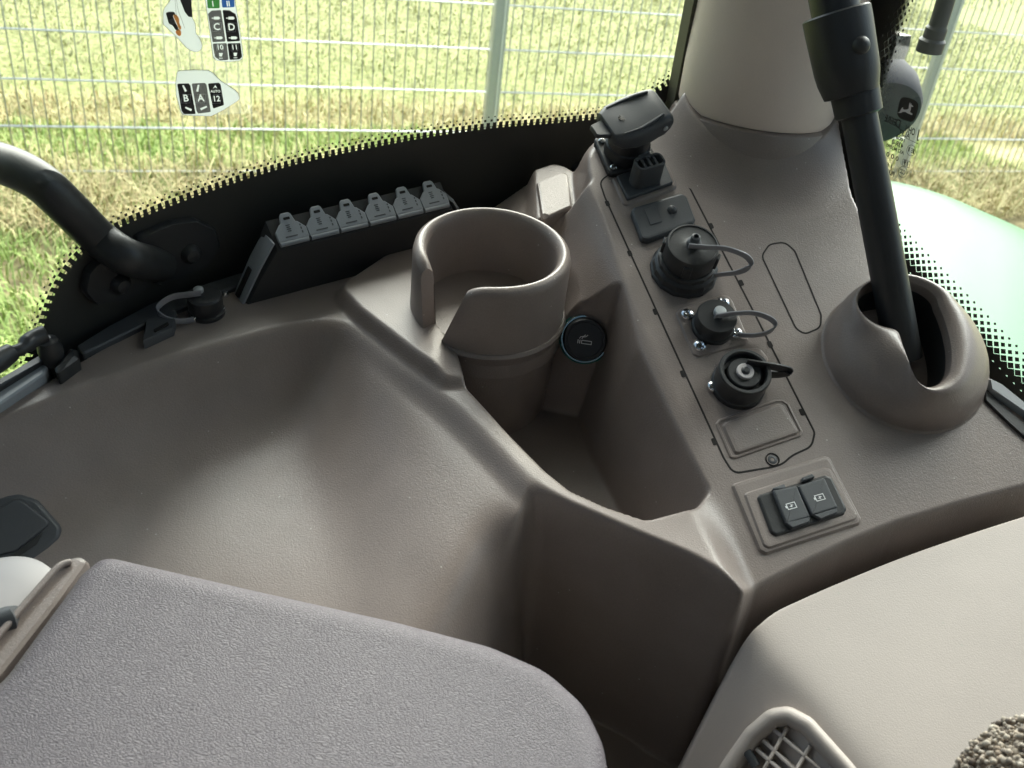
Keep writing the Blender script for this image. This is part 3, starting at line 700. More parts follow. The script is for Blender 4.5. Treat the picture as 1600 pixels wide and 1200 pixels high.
# three-pin housing on a slate foot
ft = pad('plug_foot', Z5([(648, 642), (700, 622), (890, 566), (950, 562), (1000, 682), (716, 784)]), .001, [(0, -.002), (0, .0032), (.0006, .0038)], 'slate', con)
tag(ft, 'slate plug foot carrying a hollow black three bar connector shell')
pad('plug_foot_surround', Z5([(622, 640), (690, 606), (900, 545), (985, 560), (1030, 690), (1010, 712), (722, 808), (690, 800)]), .003, [(0, -.002), (0, .0001), (.001, .0010), (.002, .0012)], 'taupe', con)
fr = PF(*Z5([(822, 672)])[0]) @ Matrix.Rotation(.12, 4, 'Z')
w_, h_ = .0205, .0115
so = rrect(w_, h_, .0042, 5); mb = MB(); P = np.array(so); N = loop_normals(P); rings = []
for ins, z in ((-.0002, .002), (0, .0215), (.0004, .022), (.0016, .022), (.0019, .0215), (.0021, .008)):
    Q = P - N*ins; rings.append([tuple(fr @ Vector((q[0], q[1], z))) for q in Q])
sh = mb.rings(rings, True, True, True).build('connector_shell', 'slate', None, True, 30); sub(sh, ft)
for k in (-1, 0, 1): MB.build(MB().plate(rrect(.0016, h_-.003, .0003, 1, k*.0042, 0), [(0, .008), (0, .0213)], fr), 'contact_bar', 'slate', None).parent = ft
MB.build(MB().plate(rrect(w_-.0046, h_-.0046, .002, 3), [(0, .004), (0, .0095)], fr), 'dark_socket', 'gap', None).parent = ft
MB.build(MB().plate(rrect(.008, .003, .0006, 2, 0, h_/2+.001), [(0, .014), (0, .0205), (.0004, .021)], fr), 'latch_tab', 'slate', None).parent = ft
# hinged trailer socket at the back of the panel
fs = PF(977, 243); hz = .0
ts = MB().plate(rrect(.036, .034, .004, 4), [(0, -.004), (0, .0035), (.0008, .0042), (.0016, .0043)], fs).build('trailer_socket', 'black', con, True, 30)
tag(ts, 'black hinged trailer socket with tilted lid and screwed base')
MB.build(MB().lathe([(.0155, .004), (.0150, .012), (.0140, .013), (.0145, .022), (.0150, .026)], fs, 36), 'socket_neck', 'black', None).parent = ts
for x, y in ((-.0135, .012), (.0135, .012), (-.0135, -.0125), (.0135, -.0125)):
    sub(MB().lathe([(.0024, .003), (.0024, .0052), (.0016, .0062), (.0005, .0064)], fs @ Matrix.Translation((x, y, 0)), 16, False, True).build('screw', 'steel'), ts)
lf = fs @ Matrix.Translation((0, .001, .028)) @ Matrix.Rotation(math.radians(7), 4, 'Y') @ Matrix.Rotation(.18, 4, 'Z')
rings = []
for s, hw_, z0, z1 in ((-.0205, .0095, -.001, .0035), (-.020, .0125, -.004, .0045), (-.014, .0158, -.006, .0065), (-.004, .0172, -.006, .0085), (.006, .0165, -.005, .0115), (.012, .0152, -.004, .0140), (.017, .0145, -.003, .0145), (.0205, .0138, .000, .0125), (.0222, .0128, .004, .0095)):
    L = rrect(2*hw_, z1-z0, min(.004, (z1-z0)*.45), 4, 0, (z0+z1)/2); rings.append([tuple(lf @ Vector((s, x, z))) for x, z in L])
lid = MB().rings(rings).build('socket_lid', 'slate', None, True, 40); sub(lid, ts)
sub(MB().plate(rpoly([(-.030, -.0045), (-.019, -.0075), (-.019, .0075), (-.030, .0045)], .0015), [(0, -.001), (0, .0014), (.0005, .002)], lf).build('lid_tongue', 'slate'), ts)
for sy in (-1, 1):
    sub(MB().tube([tuple(lf @ Vector(p)) for p in ((-.015, sy*.012, .0062), (-.004, sy*.0128, .0085), (.005, sy*.012, .0118), (.013, sy*.0105, .0147))], [.0006, .0011, .0012, .0008], 8).build('lid_rib', 'slate'), ts)
sub(MB().lathe([(.0018, 0), (.0018, .0008), (.001, .001)], lf @ Matrix.Translation((.015, -.0148, .006)) @ Matrix.Rotation(math.pi/2, 4, 'X'), 14, False, True).build('hinge_pin', 'zinc'), ts)
mbk = MB()
for k in range(5): mbk.plate(rrect(.0055, .0006, .0002, 1), [(0, .0060), (0, .0076)], lf @ Matrix.Translation((-.010, 0, 0)) @ Matrix.Rotation(k*math.pi/5, 4, 'Z'))
sub(mbk.build('star_mark', 'black', None, False), ts)
# round diagnostic socket with strapped cap
f4 = PF(1068, 423)
s4 = MB().lathe([(.0215, -.002), (.0215, .0018), (.0205, .0030), (.0200, .0070), (.0188, .0085), (.0182, .0088), (.0180, .0120), (.0168, .0125)], f4, 14).build('diagnostic_socket', 'black', con, True, 25)
tag(s4, 'large round black socket with screw cap held by a grey strap')
cap = MB(); cap.lathe([(.0160, .012), (.0163, .0145), (.0163, .0245), (.0155, .0262), (.0146, .0263), (.0143, .0256), (.006, .0256), (.0045, .0262)], f4, 44); sub(cap.build('socket_cap', 'black', None, True, 30), s4)
for a in (.9, 2.6, 4.2, 5.6): sub(MB().plate(rrect(.0032, .0052, .0006, 2, .0163, 0), [(0, .0145), (0, .0235), (.0005, .024)], f4 @ Matrix.Rotation(a, 4, 'Z')).build('cap_lug', 'black'), s4)
sub(MB().lathe([(.0043, .0255), (.0043, .0290), (.0030, .0300), (.0028, .0335), (.0016, .034), (.0014, .032)], f4, 12).build('cap_nut', 'slate'), s4)
def onp(pts): return [tuple(Vector(UP(x, y, 0)) + nP*0 if False else UPn(x, y, o)) for x, y, o in pts]
def UPn(px, py, o):                                        # pixel on a plane parallel to the deck, o off it
    p0 = np.array(UP(1100, 500)) + np.array(nP)*o; return UN(px, py, p0, np.array(nP))
sub(MB().ribbon(catmull(onp([(1076, 384, .0310), (1100, 386, .0312), (1132, 388, .031), (1155, 395, .0295), (1168, 402, .0265), (1173, 411, .0225), (1166, 420, .0175), (1150, 426, .012), (1125, 429, .0078), (1100, 434, .005)]), 7), .0040, .0012, nP).build('cap_strap', 'strap'), s4)
# middle socket: square plate, four screws, strapped cap
s5 = pad('implement_socket', Z6([(335, 600), (360, 575), (585, 500), (625, 502), (650, 530), (740, 745), (722, 775), (465, 842), (430, 830)]), .003, [(0, -.002), (0, .0001), (.0008, .0009), (.0018, .0010)], 'taupe', con)
tag(s5, 'screwed socket plate with round black cap and grey strap loop')
f5 = PF(1112, 513)
sub(MB().lathe([(.0128, .0), (.0128, .0035), (.0120, .0045), (.0122, .0125), (.0116, .0136), (.004, .0138)], f5, 40).build('socket_cap', 'black', None, True, 30), s5)
sub(MB().lathe([(.0036, .0135), (.0036, .0165), (.0030, .0172), (.001, .0173)], f5 @ Matrix.Translation((.0016, .0012, 0)), 20).build('rivet', 'zinc'), s5)
for x, y in ((1073, 493), (1129, 475), (1149, 522), (1093, 542)):
    sub(MB().lathe([(.0042, .0008), (.0040, .0018), (.0033, .0028), (.0018, .0033), (.0010, .0026), (.0004, .0026)], PF(x, y), 20, False, True).build('screw', 'steel'), s5)
sub(MB().ribbon(catmull(onp([(1117, 494, .0172), (1145, 490, .0172), (1176, 489, .0168), (1198, 495, .0150), (1210, 504, .0118), (1208, 514, .0085), (1195, 521, .006), (1176, 524, .0042), (1152, 523, .0036)]), 7), .0042, .0012, nP).build('cap_strap', 'strap'), s5)
# lower socket: deep black cup with white washer
f6 = PF(1152, 603)
s6 = MB().lathe([(.0160, -.001), (.0158, .003), (.0150, .004), (.0152, .0165), (.0146, .0175), (.0128, .0175), (.0122, .0165), (.0120, .0125), (.0100, .0125), (.0098, .0150), (.0092, .0156), (.004, .0156)], f6, 48).build('capped_socket', 'black', con, True, 28)
tag(s6, 'deep black capped socket with white washer and flat black strap')
sub(MB().lathe([(.0050, .0155), (.0050, .0170), (.0046, .0174), (.0026, .0174), (.0025, .0164)], f6, 30).build('white_washer', 'white'), s6)
sub(MB().lathe([(.0026, .0155), (.0026, .0180), (.0016, .0186)], f6, 6).build('hex_pin', 'black'), s6)
pad('socket_base', Z6([(512, 1000), (560, 880), (640, 800), (800, 790), (850, 850), (820, 960), (700, 1080), (560, 1060)]), .004, [(0, -.002), (0, .0001), (.0008, .0011), (.002, .0012)], 'taupe', con)
for x, y in ((1114, 605), (1194, 578)):
    sub(MB().lathe([(.0038, .0008), (.0036, .0018), (.003, .0026), (.0016, .003), (.0010, .0023), (.0004, .0023)], PF(x, y), 20, False, True).build('screw', 'steel'), s6)
sub(MB().ribbon(catmull(onp([(1166, 566, .0178), (1185, 569, .0178), (1210, 573, .0165), (1230, 578, .0135), (1231, 583, .0115), (1215, 585, .009), (1198, 584, .006)]), 5), .0062, .0014, nP).build('cap_strap', 'black'), s6)
# oval pad on the raised box
q = [tuple(p) for p in [U(x, y, .058)[:2] for x, y in [(840, 273), (887, 259), (898, 305), (851, 319)]]]
bxp = MB(); P2 = rpoly(q, .0035, 5); P2 = np.array(P2); 
if np.sum(P2[:, 0]*np.roll(P2[:, 1], -1)-np.roll(P2[:, 0], -1)*P2[:, 1]) < 0: P2 = P2[::-1]
Nn = loop_normals(P2)
bxp.rings([[(a[0], a[1], .046+.16*(a[1]-.56)+z) for a in inset(P2, Nn, i)] for i, z in ((0, -.004), (0, .0020), (.0008, .0034), (.002, .0038))]).build('raised_cover', 'taupe', con)
# ------------------------------------------------------------------ shroud with keyhole opening
op = [(1340, 470), (1346, 457), (1360, 447), (1380, 441), (1402, 438), (1425, 441), (1448, 451), (1462, 464), (1467, 478), (1474, 494), (1482, 520), (1487, 550), (1485, 580), (1474, 597), (1457, 605), (1440, 603), (1425, 590), (1416, 568), (1411, 545), (1406, 524), (1398, 515), (1382, 511), (1364, 504), (1350, 493), (1342, 482)]
op = [tuple(p) for p in catmull(op, 3, True)]
oc = np.array(UP(1418, 520, .0))
f7 = PF(1412, 561); f7i = f7.inverted()
rings = []; nq = 26; Hd = .027
loopO = []
for x, y in op:
    q = f7i @ Vector(UPn(x, y, Hd)); loopO.append((q.x, q.y))
loopO = np.array(loopO); cO = loopO.mean(0)
RA, RB = .0485, .0495
loopB = []
for p in loopO:
    a = math.atan2(p[1]-cO[1], p[0]-cO[0]); loopB.append((RA*math.cos(a), RB*math.sin(a)))
loopB = np.array(loopB)
# spread base points evenly in angle between neighbours to avoid pinching
for k in range(nq+1):
    q = k/nq; e = math.sin(q*math.pi/2)
    h = Hd*(max(0, 1-e**2.6))**.55 if k < nq else .0012
    P = loopO*(1-e) + loopB*e
    # crown: dome is highest just outside the opening
    lift = .004*math.sin(min(1, e*1.6)*math.pi)*(1-e)
    rings.append([tuple(f7 @ Vector((p[0], p[1], h+lift))) for p in P])
for k_, h_ in ((1.035, -.0002), (1.075, -.0012)):
    rings.append([tuple(f7 @ Vector((p[0]*k_, p[1]*k_, h_))) for p in loopB])
inner = []
cen = loopO.mean(0)
for dz, sc in ((-.0008, .985), (-.006, .97), (-.03, .93), (-.05, .9)):
    inner.append([tuple(f7 @ Vector((cen[0]+(p[0]-cen[0])*sc, cen[1]+(p[1]-cen[1])*sc, Hd+dz))) for p in loopO])
shr = MB().rings(rings, True, False, False).build('lever_shroud', 'taupe', con, True, 60); tag(shr, 'domed taupe shroud with keyhole opening round the black pole')
sub(MB().rings([rings[0], inner[0], inner[1]], True, False, False).build('opening_rim', 'taupe'), shr)
sub(MB().rings(inner[1:], True, False, True).build('opening_well', 'black'), shr)
# ------------------------------------------------------------------ black pole
p0 = Vector(UPn(1413, 560, .004)); p1 = Vector(UD(1292, -90, .50)); dv = p1-p0
po = thing('support_pole', 'black tubular pole with thick sleeve standing in the domed shroud', 'pole', tuple(p0))
def along(px_y):                                            # where the axis crosses a photo row
    lo, hi = 0., 1.
    for _ in range(40):
        m_ = (lo+hi)/2; P = p0+dv*m_; d = np.array(P)-C0; y = 600-F*(d@cu)/(d@cf)
        if y > px_y: lo = m_
        else: hi = m_
    return lo
a_ = along(178); b_ = along(148); c_ = along(20)
MB().tube([p0, p0+dv*.3, p0+dv*(a_+.02)], [.0104, .0102, .0098], 32).build('tube', 'black', po)
MB().tube([p0+dv*(a_-.004), p0+dv*a_, p0+dv*b_, p0+dv*(b_+.01)], [.0108, .0128, .0132, .0132], 32).build('ferrule', 'black', po, True, 25)
def sl_path(t): return p0+dv*t + Vector((-.0022, 0, 0))
MB().tube([sl_path(b_-.002), sl_path(b_), sl_path(b_+.035), sl_path(b_+.06), sl_path(c_-.03), sl_path(c_-.004), sl_path(c_)], [.0128, .0148, .0168, .0175, .0182, .0182, .0172], 40).build('sleeve', 'slate' if False else 'black', po, True, 40)
MB().tube([sl_path(c_-.001), sl_path(1.0)], .0130, 24).build('inner_tube', 'black', po)
ez = (Vector((0, 0, H)) - sl_path(along(68))).normalized(); xr = dv.normalized().cross(ez).normalized()
nb = (ez*.86 - xr*-.0 + Vector((.5, 0, 0))).normalized(); bp_ = sl_path(along(68)) + nb*.0178
MB().lathe([(.0052, -.003), (.0048, .0015), (.0034, .0032), (.001, .004)], frame(bp_, tuple(dv), tuple(nb.cross(dv))), 24, False, True).build('lock_button', 'black', po)
# small pale strip at the foot of the pole
MB().ribbon([tuple(UPn(1399, 515, .016)), tuple(UPn(1412, 510, .018)), tuple(UPn(1423, 506, .020))], .006, .0006, nP).build('pale_strip', 'zinc', po)
#@@CAB3
# ------------------------------------------------------------------ beige side cover in front of the deck
xb = np.arange(.06, .46, .0009); yb = np.arange(.06, .42, .0009); XB, YB = np.meshgrid(xb, yb)
def clear_of_deck(px, py, gap):
    for z in np.arange(.02, -.08, -.001):
        P = U(px, py, z)
        if sdf(np.array([P[0]]), np.array([P[1]]), front_poly)[0] < gap: return P
    return P
tA_, tB_ = clear_of_deck(1240, 930, .0125), clear_of_deck(1600, 797, .0125); tdir = (tB_-tA_)[:2]; tl = np.linalg.norm(tdir); tdir /= tl; tn = np.array([tdir[1], -tdir[0]])
print('cover edge', tA_, tB_)
ua = (XB-tA_[0])*tdir[0] + (YB-tA_[1])*tdir[1]; va = (XB-tA_[0])*tn[0] + (YB-tA_[1])*tn[1]
ZB = tA_[2] + (tB_[2]-tA_[2])*ua/tl - .12*va - .5*np.maximum(va, 0)**2
def on_cover(x, y):
    D = ray(x, y); e = np.array([*tdir, (tB_[2]-tA_[2])/tl]); n_ = np.cross(e, [*tn, -.12]); return UN(x, y, tA_, n_)
dl = sdf(XB, YB, [tuple(on_cover(x, y)[:2]) for x, y in [(1148, 948), (1210, 1030), (1284, 1112), (1380, 1230)]] + [(.5, -.3), (.9, -.3), (.9, .6), (.2, .6)])
ZB = ZB - 1.25*(np.sqrt(dl**2+.0075**2)+dl)*.5
topP = [tuple(on_cover(x, y)[:2]) for x, y in [(1125, 1050), (1150, 1005), (1166, 978), (1184, 962), (1208, 945), (1240, 930), (1300, 904), (1400, 864), (1500, 829), (1600, 797), (1800, 735)]]
dT = sdf(XB, YB, [tuple(p) for p in catmull(topP, 4)] + [(.9, -.3), (.0, -.3), (.06, .15)])
ZB = ZB - .20*wall(dT+.0035, .008, prof(.45, .1))
sp = thing('side_cover', 'large smooth beige side cover below the socket deck', 'panel', (.25, .28, -.2))
grid_mesh('cover_body', XB, YB, ZB, 'beige', sp)
def hitB(px, py):
    D = ray(px, py); t = .2
    while t < .8:
        P = C0+D*t; i = int(round((P[1]-yb[0])/.0009)); j = int(round((P[0]-xb[0])/.0009))
        if 0 <= i < len(yb) and 0 <= j < len(xb) and P[2] < ZB[i, j]: return P
        t += .001
    return P
# air vent
pv = hitB(1228, 1165); va_, vb_ = hitB(1200, 1150), hitB(1262, 1165)
p_c = hitB(1222, 1195)
ndir = np.cross(np.array(vb_)-va_, np.array(p_c)-va_); ndir /= np.linalg.norm(ndir)
if ndir[2] < 0: ndir = -ndir
ndir = ndir*.6 + (C0-pv)/np.linalg.norm(C0-pv)*.4; ndir /= np.linalg.norm(ndir)
vfr = frame(pv + ndir*.004, (1, 0, 0) - ndir*ndir[0], np.cross(ndir, (1, 0, 0) - ndir*ndir[0])); vfi = vfr.inverted()
def VP(pts):
    out = [tuple((vfi @ Vector(UN(x, y, pv+ndir*.004, ndir)))[:2]) for x, y in pts]
    return out if sum(out[i][0]*out[(i+1) % len(out)][1]-out[(i+1) % len(out)][0]*out[i][1] for i in range(len(out))) > 0 else out[::-1]
vent = thing('air_vent', 'beige air vent with lattice fins low on the side cover', 'vent', tuple(pv))
oo = rpoly(VP([(1105, 1235), (1130, 1188), (1165, 1138), (1200, 1108), (1232, 1103), (1268, 1122), (1330, 1190), (1380, 1250), (1300, 1330), (1160, 1330)]), .010, 5)
P = np.array(oo); N = loop_normals(P)
vr = [[tuple(vfr @ Vector((q[0], q[1], z))) for q in P-N*i] for i, z in ((0, -.012), (0, .001), (.0012, .0032), (.003, .004), (.006, .0036), (.0085, .001), (.0095, -.008))]
MB().rings(vr, True, False, False).build('vent_frame', 'beige', vent, True, 50)
MB().rings([vr[-2], [tuple(vfr @ Vector((q[0], q[1], -.008))) for q in P-N*.0090]], True, False, True).build('dark_duct', 'gap', vent)
def in_poly(p, L):
    c = False
    for i in range(len(L)):
        a, b = L[i-1], L[i]
        if (a[1] > p[1]) != (b[1] > p[1]) and p[0] < a[0]+(p[1]-a[1])/(b[1]-a[1])*(b[0]-a[0]): c = not c
    return c
inn = [tuple(q) for q in inset(P, N, .0085)]
ctr = np.array(VP([(1226, 1186), (1227, 1187), (1226, 1188)])[0])
for ang_, offs in ((1.15, (-.019, -.0065, .006, .0185)), (-.55, (-.018, -.005, .008)), (2.55, (.0,))):
    dd_ = np.array([math.cos(ang_), math.sin(ang_)]); nn_ = np.array([-dd_[1], dd_[0]])
    for o_ in offs:
        run = [ctr+nn_*o_+dd_*t for t in np.linspace(-.09, .09, 181) if in_poly(ctr+nn_*o_+dd_*t, inn)]
        if len(run) > 6: MB().ribbon([tuple(vfr @ Vector((*run[0], -.0012))), tuple(vfr @ Vector((*run[-1], -.0012)))], .0045, .0019, tuple(ndir)).build('fin', 'beige', vent)
q = [tuple((vfi @ Vector(UN(*q, pv+ndir*.004, ndir)))[:2]) for q in ((1168, 1172), (1182, 1196))]
MB().ribbon([tuple(vfr @ Vector((*q[0], .001))), tuple(vfr @ Vector((*q[1], .001)))], .005, .004, tuple(ndir)).build('vent_tab', 'slate', vent)
# ------------------------------------------------------------------ fleece seat corner
flm = blade_mat('fleece_wool', [(.22, .18, .14), (.48, .42, .35), (.08, .06, .05), (.55, .49, .42), (.28, .22, .17)])
sc_ = np.array(UD(1725, 1345, .33)); seat = thing('seat', 'mottled cream and brown fleece covered seat corner', 'seat', tuple(sc_-np.array([0, 0, .1])))
ra_, rb_, rc_ = .050, .050, .036
MB().lathe([(max(.001, math.sin(a)), math.cos(a)) for a in np.linspace(math.pi, 0, 18)], Matrix.Translation(tuple(sc_)) @ Matrix.Diagonal((ra_, rb_, rc_, 1)), 32).build('cushion', flm, seat)
ico = bmesh.new(); bmesh.ops.create_icosphere(ico, subdivisions=1, radius=1); iv = [tuple(v.co) for v in ico.verts]; ifa = [tuple(v.index for v in f.verts) for f in ico.faces]; ico.free()
fl = MB()
for k in range(9000):
    a = random.uniform(0, 2*math.pi); b = math.acos(random.uniform(-.1, 1)); r = random.uniform(.0006, .0015)
    c = sc_ + np.array([ra_*math.sin(b)*math.cos(a), rb_*math.sin(b)*math.sin(a), rc_*math.cos(b)])*random.uniform(.97, 1.07)
    rot = Matrix.Rotation(random.uniform(0, 6), 3, 'X') @ Matrix.Rotation(random.uniform(0, 6), 3, 'Z')
    sx, sy = random.uniform(.7, 1.5), random.uniform(.7, 1.3)
    fl.add([c + np.array(rot @ Vector((v[0]*sx, v[1]*sy, v[2])))*r for v in iv], ifa)
o = fl.build('fleece', flm, seat, True, None); o['kind'] = 'stuff'
# ------------------------------------------------------------------ armrest
AZ = .022
aol = plan([(150, 861), (176, 857), (400, 908), (620, 957), (770, 996), (860, 1035), (920, 1088), (950, 1150), (962, 1220), (960, 1330), (900, 1420), (-420, 1420), (-200, 1240), (0, 1045), (118, 886)], U, AZ)
ao = rpoly(aol, [.016, .016, .05, .05, .05, .04, .03, .03, .03, .02, .02, .02, .05, .03, .02], 6)
arm = thing('armrest', 'padded grey leatherette armrest across the lower left corner', 'armrest', (-.06, .2, -.03))
P = np.array(ao); 
if np.sum(P[:, 0]*np.roll(P[:, 1], -1)-np.roll(P[:, 0], -1)*P[:, 1]) < 0: P = P[::-1]
N = loop_normals(P); c_ar = P.mean(0)
def arm_ring(i, z): return [(q[0], q[1], AZ+z) for q in inset(P, N, i)]
pr_ = [(.004, -.05), (.001, -.035), (0, -.012), (.0008, -.007), (.003, -.003), (.0065, -.0008), (.011, 0), (.0135, .0001)]
rings = [arm_ring(i, z) for i, z in pr_]
MB().rings(rings).build('pad', 'leather', arm, True, None)
rings = [[(q[0], q[1], AZ+z) for q in P+N*i] for i, z in ((-.004, -.075), (.0035, -.07), (.0045, -.045), (.003, -.034), (-.002, -.033))]
MB().rings(rings).build('base_trim', 'taupe', arm, True, 50)
# trim ridge, knob and push latch at the left edge
def flat(pts, z, prof_, r=.003, n=4):
    L = rpoly(plan(pts, U, z), r, n); P = np.array(L)
    if np.sum(P[:, 0]*np.roll(P[:, 1], -1)-np.roll(P[:, 0], -1)*P[:, 1]) < 0: P = P[::-1]
    N = loop_normals(P); return MB().rings([[(q[0], q[1], z+h) for q in inset(P, N, i)] for i, h in prof_])
tr_ = thing('armrest_carrier', 'taupe moulded carrier strip along the left side of the armrest', 'trim', tuple(U(40, 960, -.06)))
flat([(126, 866), (140, 875), (90, 945), (0, 1060), (-120, 1220), (-190, 1190), (-60, 1040), (60, 905), (100, 872)], .004, [(0, -.06), (0, -.003), (.001, -.0006), (.003, 0)], .006).build('carrier_body', 'taupe', tr_)
MB().tube(catmull([U(112, 878, .005), U(92, 885, .0065), U(60, 920, .0065), U(0, 990, .0065), U(-60, 1062, .0065)], 5), [.0008]+[.0016]*20, 12).build('carrier_ridge', 'taupe', tr_)
kn = thing('round_knob', 'white round knob beside the armrest at the left edge', 'knob', tuple(U(20, 930, -.03)))
MB().lathe([(.0250, -.02), (.0250, .004), (.0238, .0072), (.020, .009), (.010, .0098), (.002, .010)], Matrix.Translation(tuple(U(5, 950, -.012))), 48).build('knob_body', 'white', kn)
MB().tube([U(-40, 985, .004), U(16, 968, .004), U(22, 960, .000)], [.006, .006, .004], 16).build('knob_lever', 'slate', kn)
def hitZ(px, py):
    D = ray(px, py); t = .25
    while t < .9:
        P = C0+D*t; i = int(round((P[1]-ys[0])/STEP)); j = int(round((P[0]-xs[0])/STEP))
        if 0 <= i < len(ys) and 0 <= j < len(xs) and P[2] < Z[i, j]: return P
        t += .0006
    return P
l0, l1, l2 = hitZ(20, 790), hitZ(85, 835), hitZ(10, 870)
ln = np.cross(l1-l0, l2-l0); ln /= np.linalg.norm(ln); ln = ln if ln[2] > 0 else -ln
lfr = frame((l0+l1+l2)/3, (1, 0, 0) - ln*ln[0], np.cross(ln, (1, 0, 0) - ln*ln[0])); lfi = lfr.inverted(); lc0 = (l0+l1+l2)/3
def LP(pts, r, prof_):
    o = [tuple((lfi @ Vector(UN(x, y, lc0, ln)))[:2]) for x, y in pts]
    if sum(o[i][0]*o[(i+1) % len(o)][1]-o[(i+1) % len(o)][0]*o[i][1] for i in range(len(o))) < 0: o = o[::-1]
    return MB().plate(rpoly(o, r, 5), prof_, lfr)
lt = thing('push_latch', 'dark slate push latch set in the tray beside the white knob', 'latch', tuple(lc0))
LP([(-140, 780), (0, 775), (30, 771), (60, 782), (97, 824), (95, 842), (58, 880), (-140, 930)], .006, [(0, -.02), (0, .0006), (.0012, .0022), (.0026, .0026)]).build('latch_frame', 'slate', lt)
LP([(-140, 812), (0, 795), (24, 782), (36, 784), (76, 815), (76, 824), (24, 864), (-140, 905)], .003, [(0, .001), (0, .0028), (.0006, .0038), (.0014, .0040)]).build('latch_plate', 'slate', lt)
LP([(-140, 915), (20, 868), (70, 830), (58, 852), (10, 884), (-140, 925)], .0006, [(0, .001), (0, .0029), (.0004, .0032)]).build('latch_grip', 'black', lt)
# ------------------------------------------------------------------ row of six hinged socket covers behind the tray
At, Bt = Vector(U(436, 386, .036)), Vector(U(702, 322, .036)); d6 = (Bt-At).normalized(); out6 = Vector((-d6.y, d6.x, 0)).normalized()
hs = thing('cover_strip', 'black strip housing of six hinged grey covers along the side window', 'socket strip', tuple((At+Bt)/2-Vector((0, 0, .036))))
L6 = (Bt-At).length
fr6 = frame(At, d6, tuple(out6))
ends = [(-.030, -.045), (-.012, -.015), (-.0015, .0), (L6+.0015, .0), (L6+.012, -.015), (L6+.032, -.045)]
rings = []
for x, zt in ends:
    L = [(-.001, -.050), (-.001, zt-.002), (.001, zt), (.016, zt+.010 if zt > -.01 else zt+.002), (.018, zt+.006 if zt > -.01 else zt), (.018, -.050)]
    rings.append([tuple(fr6 @ Vector((x, y, z))) for y, z in L])
MB().rings(rings).build('housing', 'black', hs, True, 25)
for sgn, x0 in ((-1, 0), (1, L6)):
    MB().ribbon([tuple(fr6 @ Vector((x0+sgn*.003, .008, .003))), tuple(fr6 @ Vector((x0+sgn*.013, .008, -.0125))), tuple(fr6 @ Vector((x0+sgn*.028, .008, -.0405)))], [.016, .016, .014], .002, tuple(out6)).build('end_ramp', 'hook', hs)
    if sgn < 0: MB().ribbon([tuple(fr6 @ Vector((x0+sgn*.0165, .009, -.0165))), tuple(fr6 @ Vector((x0+sgn*.0265, .009, -.0350)))], .0045, .0022, tuple(out6)).build('ramp_slot', 'gap', hs)
pw = L6/6; hp = None
tilt6 = math.radians(38)
fo = [(-.46, 0), (.46, 0), (.5, .06), (.5, .36), (.30, .58), (.24, .60), (.18, .86), (.12, .92), (-.12, .92), (-.18, .86), (-.24, .60), (-.30, .58), (-.5, .36), (-.5, .06)]
for k in range(6):
    f_k = fr6 @ Matrix.Translation((pw*(k+.5), .000, .0015)) @ Matrix.Rotation(tilt6, 4, 'X')
    pts = rpoly([(x*pw*.985, y*.0205) for x, y in fo], .0006, 2)
    c = MB().plate(pts, [(0, 0), (0, .0014), (.0004, .0018)], f_k).build('hinged_cover', 'hook', hs, True, 25)
    sub(MB().plate(rrect(.0042, .0017, .0003, 1, 0, .0150), [(0, .001), (0, .0020)], f_k).build('pull_slot', 'gap', None, False), c)
    mk = MB()
    for j, (x, y, w, h) in enumerate([(-.001, .0105, .0030, .0006), (-.001, .0092, .0024, .0006), (-.001, .0079, .0030, .0006), (-.001, .0066, .0024, .0006), (-.001, .0030, .0080, .0008), (.0068, .0045, .0008, .0016), (.0068, .0070, .0008, .0016), (.0068, .0092, .0008, .0012)]):
        mk.plate(rrect(w, h, .0002, 1, x, y), [(0, .001), (0, .00195)], f_k)
    sub(mk.build('moulded_marks', 'slate', None, False), c)
    hgk = MB().tube([tuple(f_k @ Vector((-pw*.46, -.0004, .0002))), tuple(f_k @ Vector((pw*.46, -.0004, .0002)))], .0017, 10).build('hinge_barrel', 'hook', None); sub(hgk, c)
# left connector with looped strap, plug block, trim along the glass
def onrim(pts): return [tuple(U(x, y, z)) for x, y, z in pts]
lc = thing('rim_socket', 'small black capped socket with thin grey strap loop on the tray rim', 'socket', tuple(U(322, 490, 0)))
fl_ = Matrix.Translation(tuple(U(323, 489, 0)))
MB().lathe([(.0112, -.003), (.0112, .0025), (.0100, .0032), (.0106, .0045), (.0106, .0130), (.0098, .0142), (.003, .0144)], fl_, 40).build('socket_cap', 'black', lc, True, 30)
MB().lathe([(.0030, .014), (.0030, .0165), (.0022, .0172), (.0008, .0173)], fl_ @ Matrix.Translation((-.004, .002, 0)), 18).build('rivet', 'zinc', lc)
for x, y in ((302, 498), (351, 459), (346, 484)):
    MB().lathe([(.0032, -.001), (.0030, .001), (.0024, .0022), (.0010, .0026), (.0006, .002)], Matrix.Translation(tuple(U(x, y, .001))), 16, False, True).build('screw', 'steel', lc)
MB().ribbon(catmull(onrim([(314, 458, .0168), (298, 460, .0168), (270, 464, .0155), (250, 476, .012), (248, 488, .008), (262, 499, .005), (285, 502, .003), (303, 499, .0025)]), 5), .0040, .0010, (0, 0, 1)).build('cap_strap', 'strap', lc)
pb = thing('plug_block', 'small flat slate plug lying on the tray rim', 'plug', tuple(U(245, 515, 0)))
flat([(222, 534), (228, 500), (262, 484), (276, 486), (270, 512)], .006, [(0, -.009), (0, -.001), (.0006, 0)], .001, 2).build('plug_body', 'slate', pb)
flat([(240, 516), (262, 504), (264, 507), (242, 519)], .0065, [(0, -.002), (0, .0006)], .0003, 1).build('plug_slot', 'gap', pb)
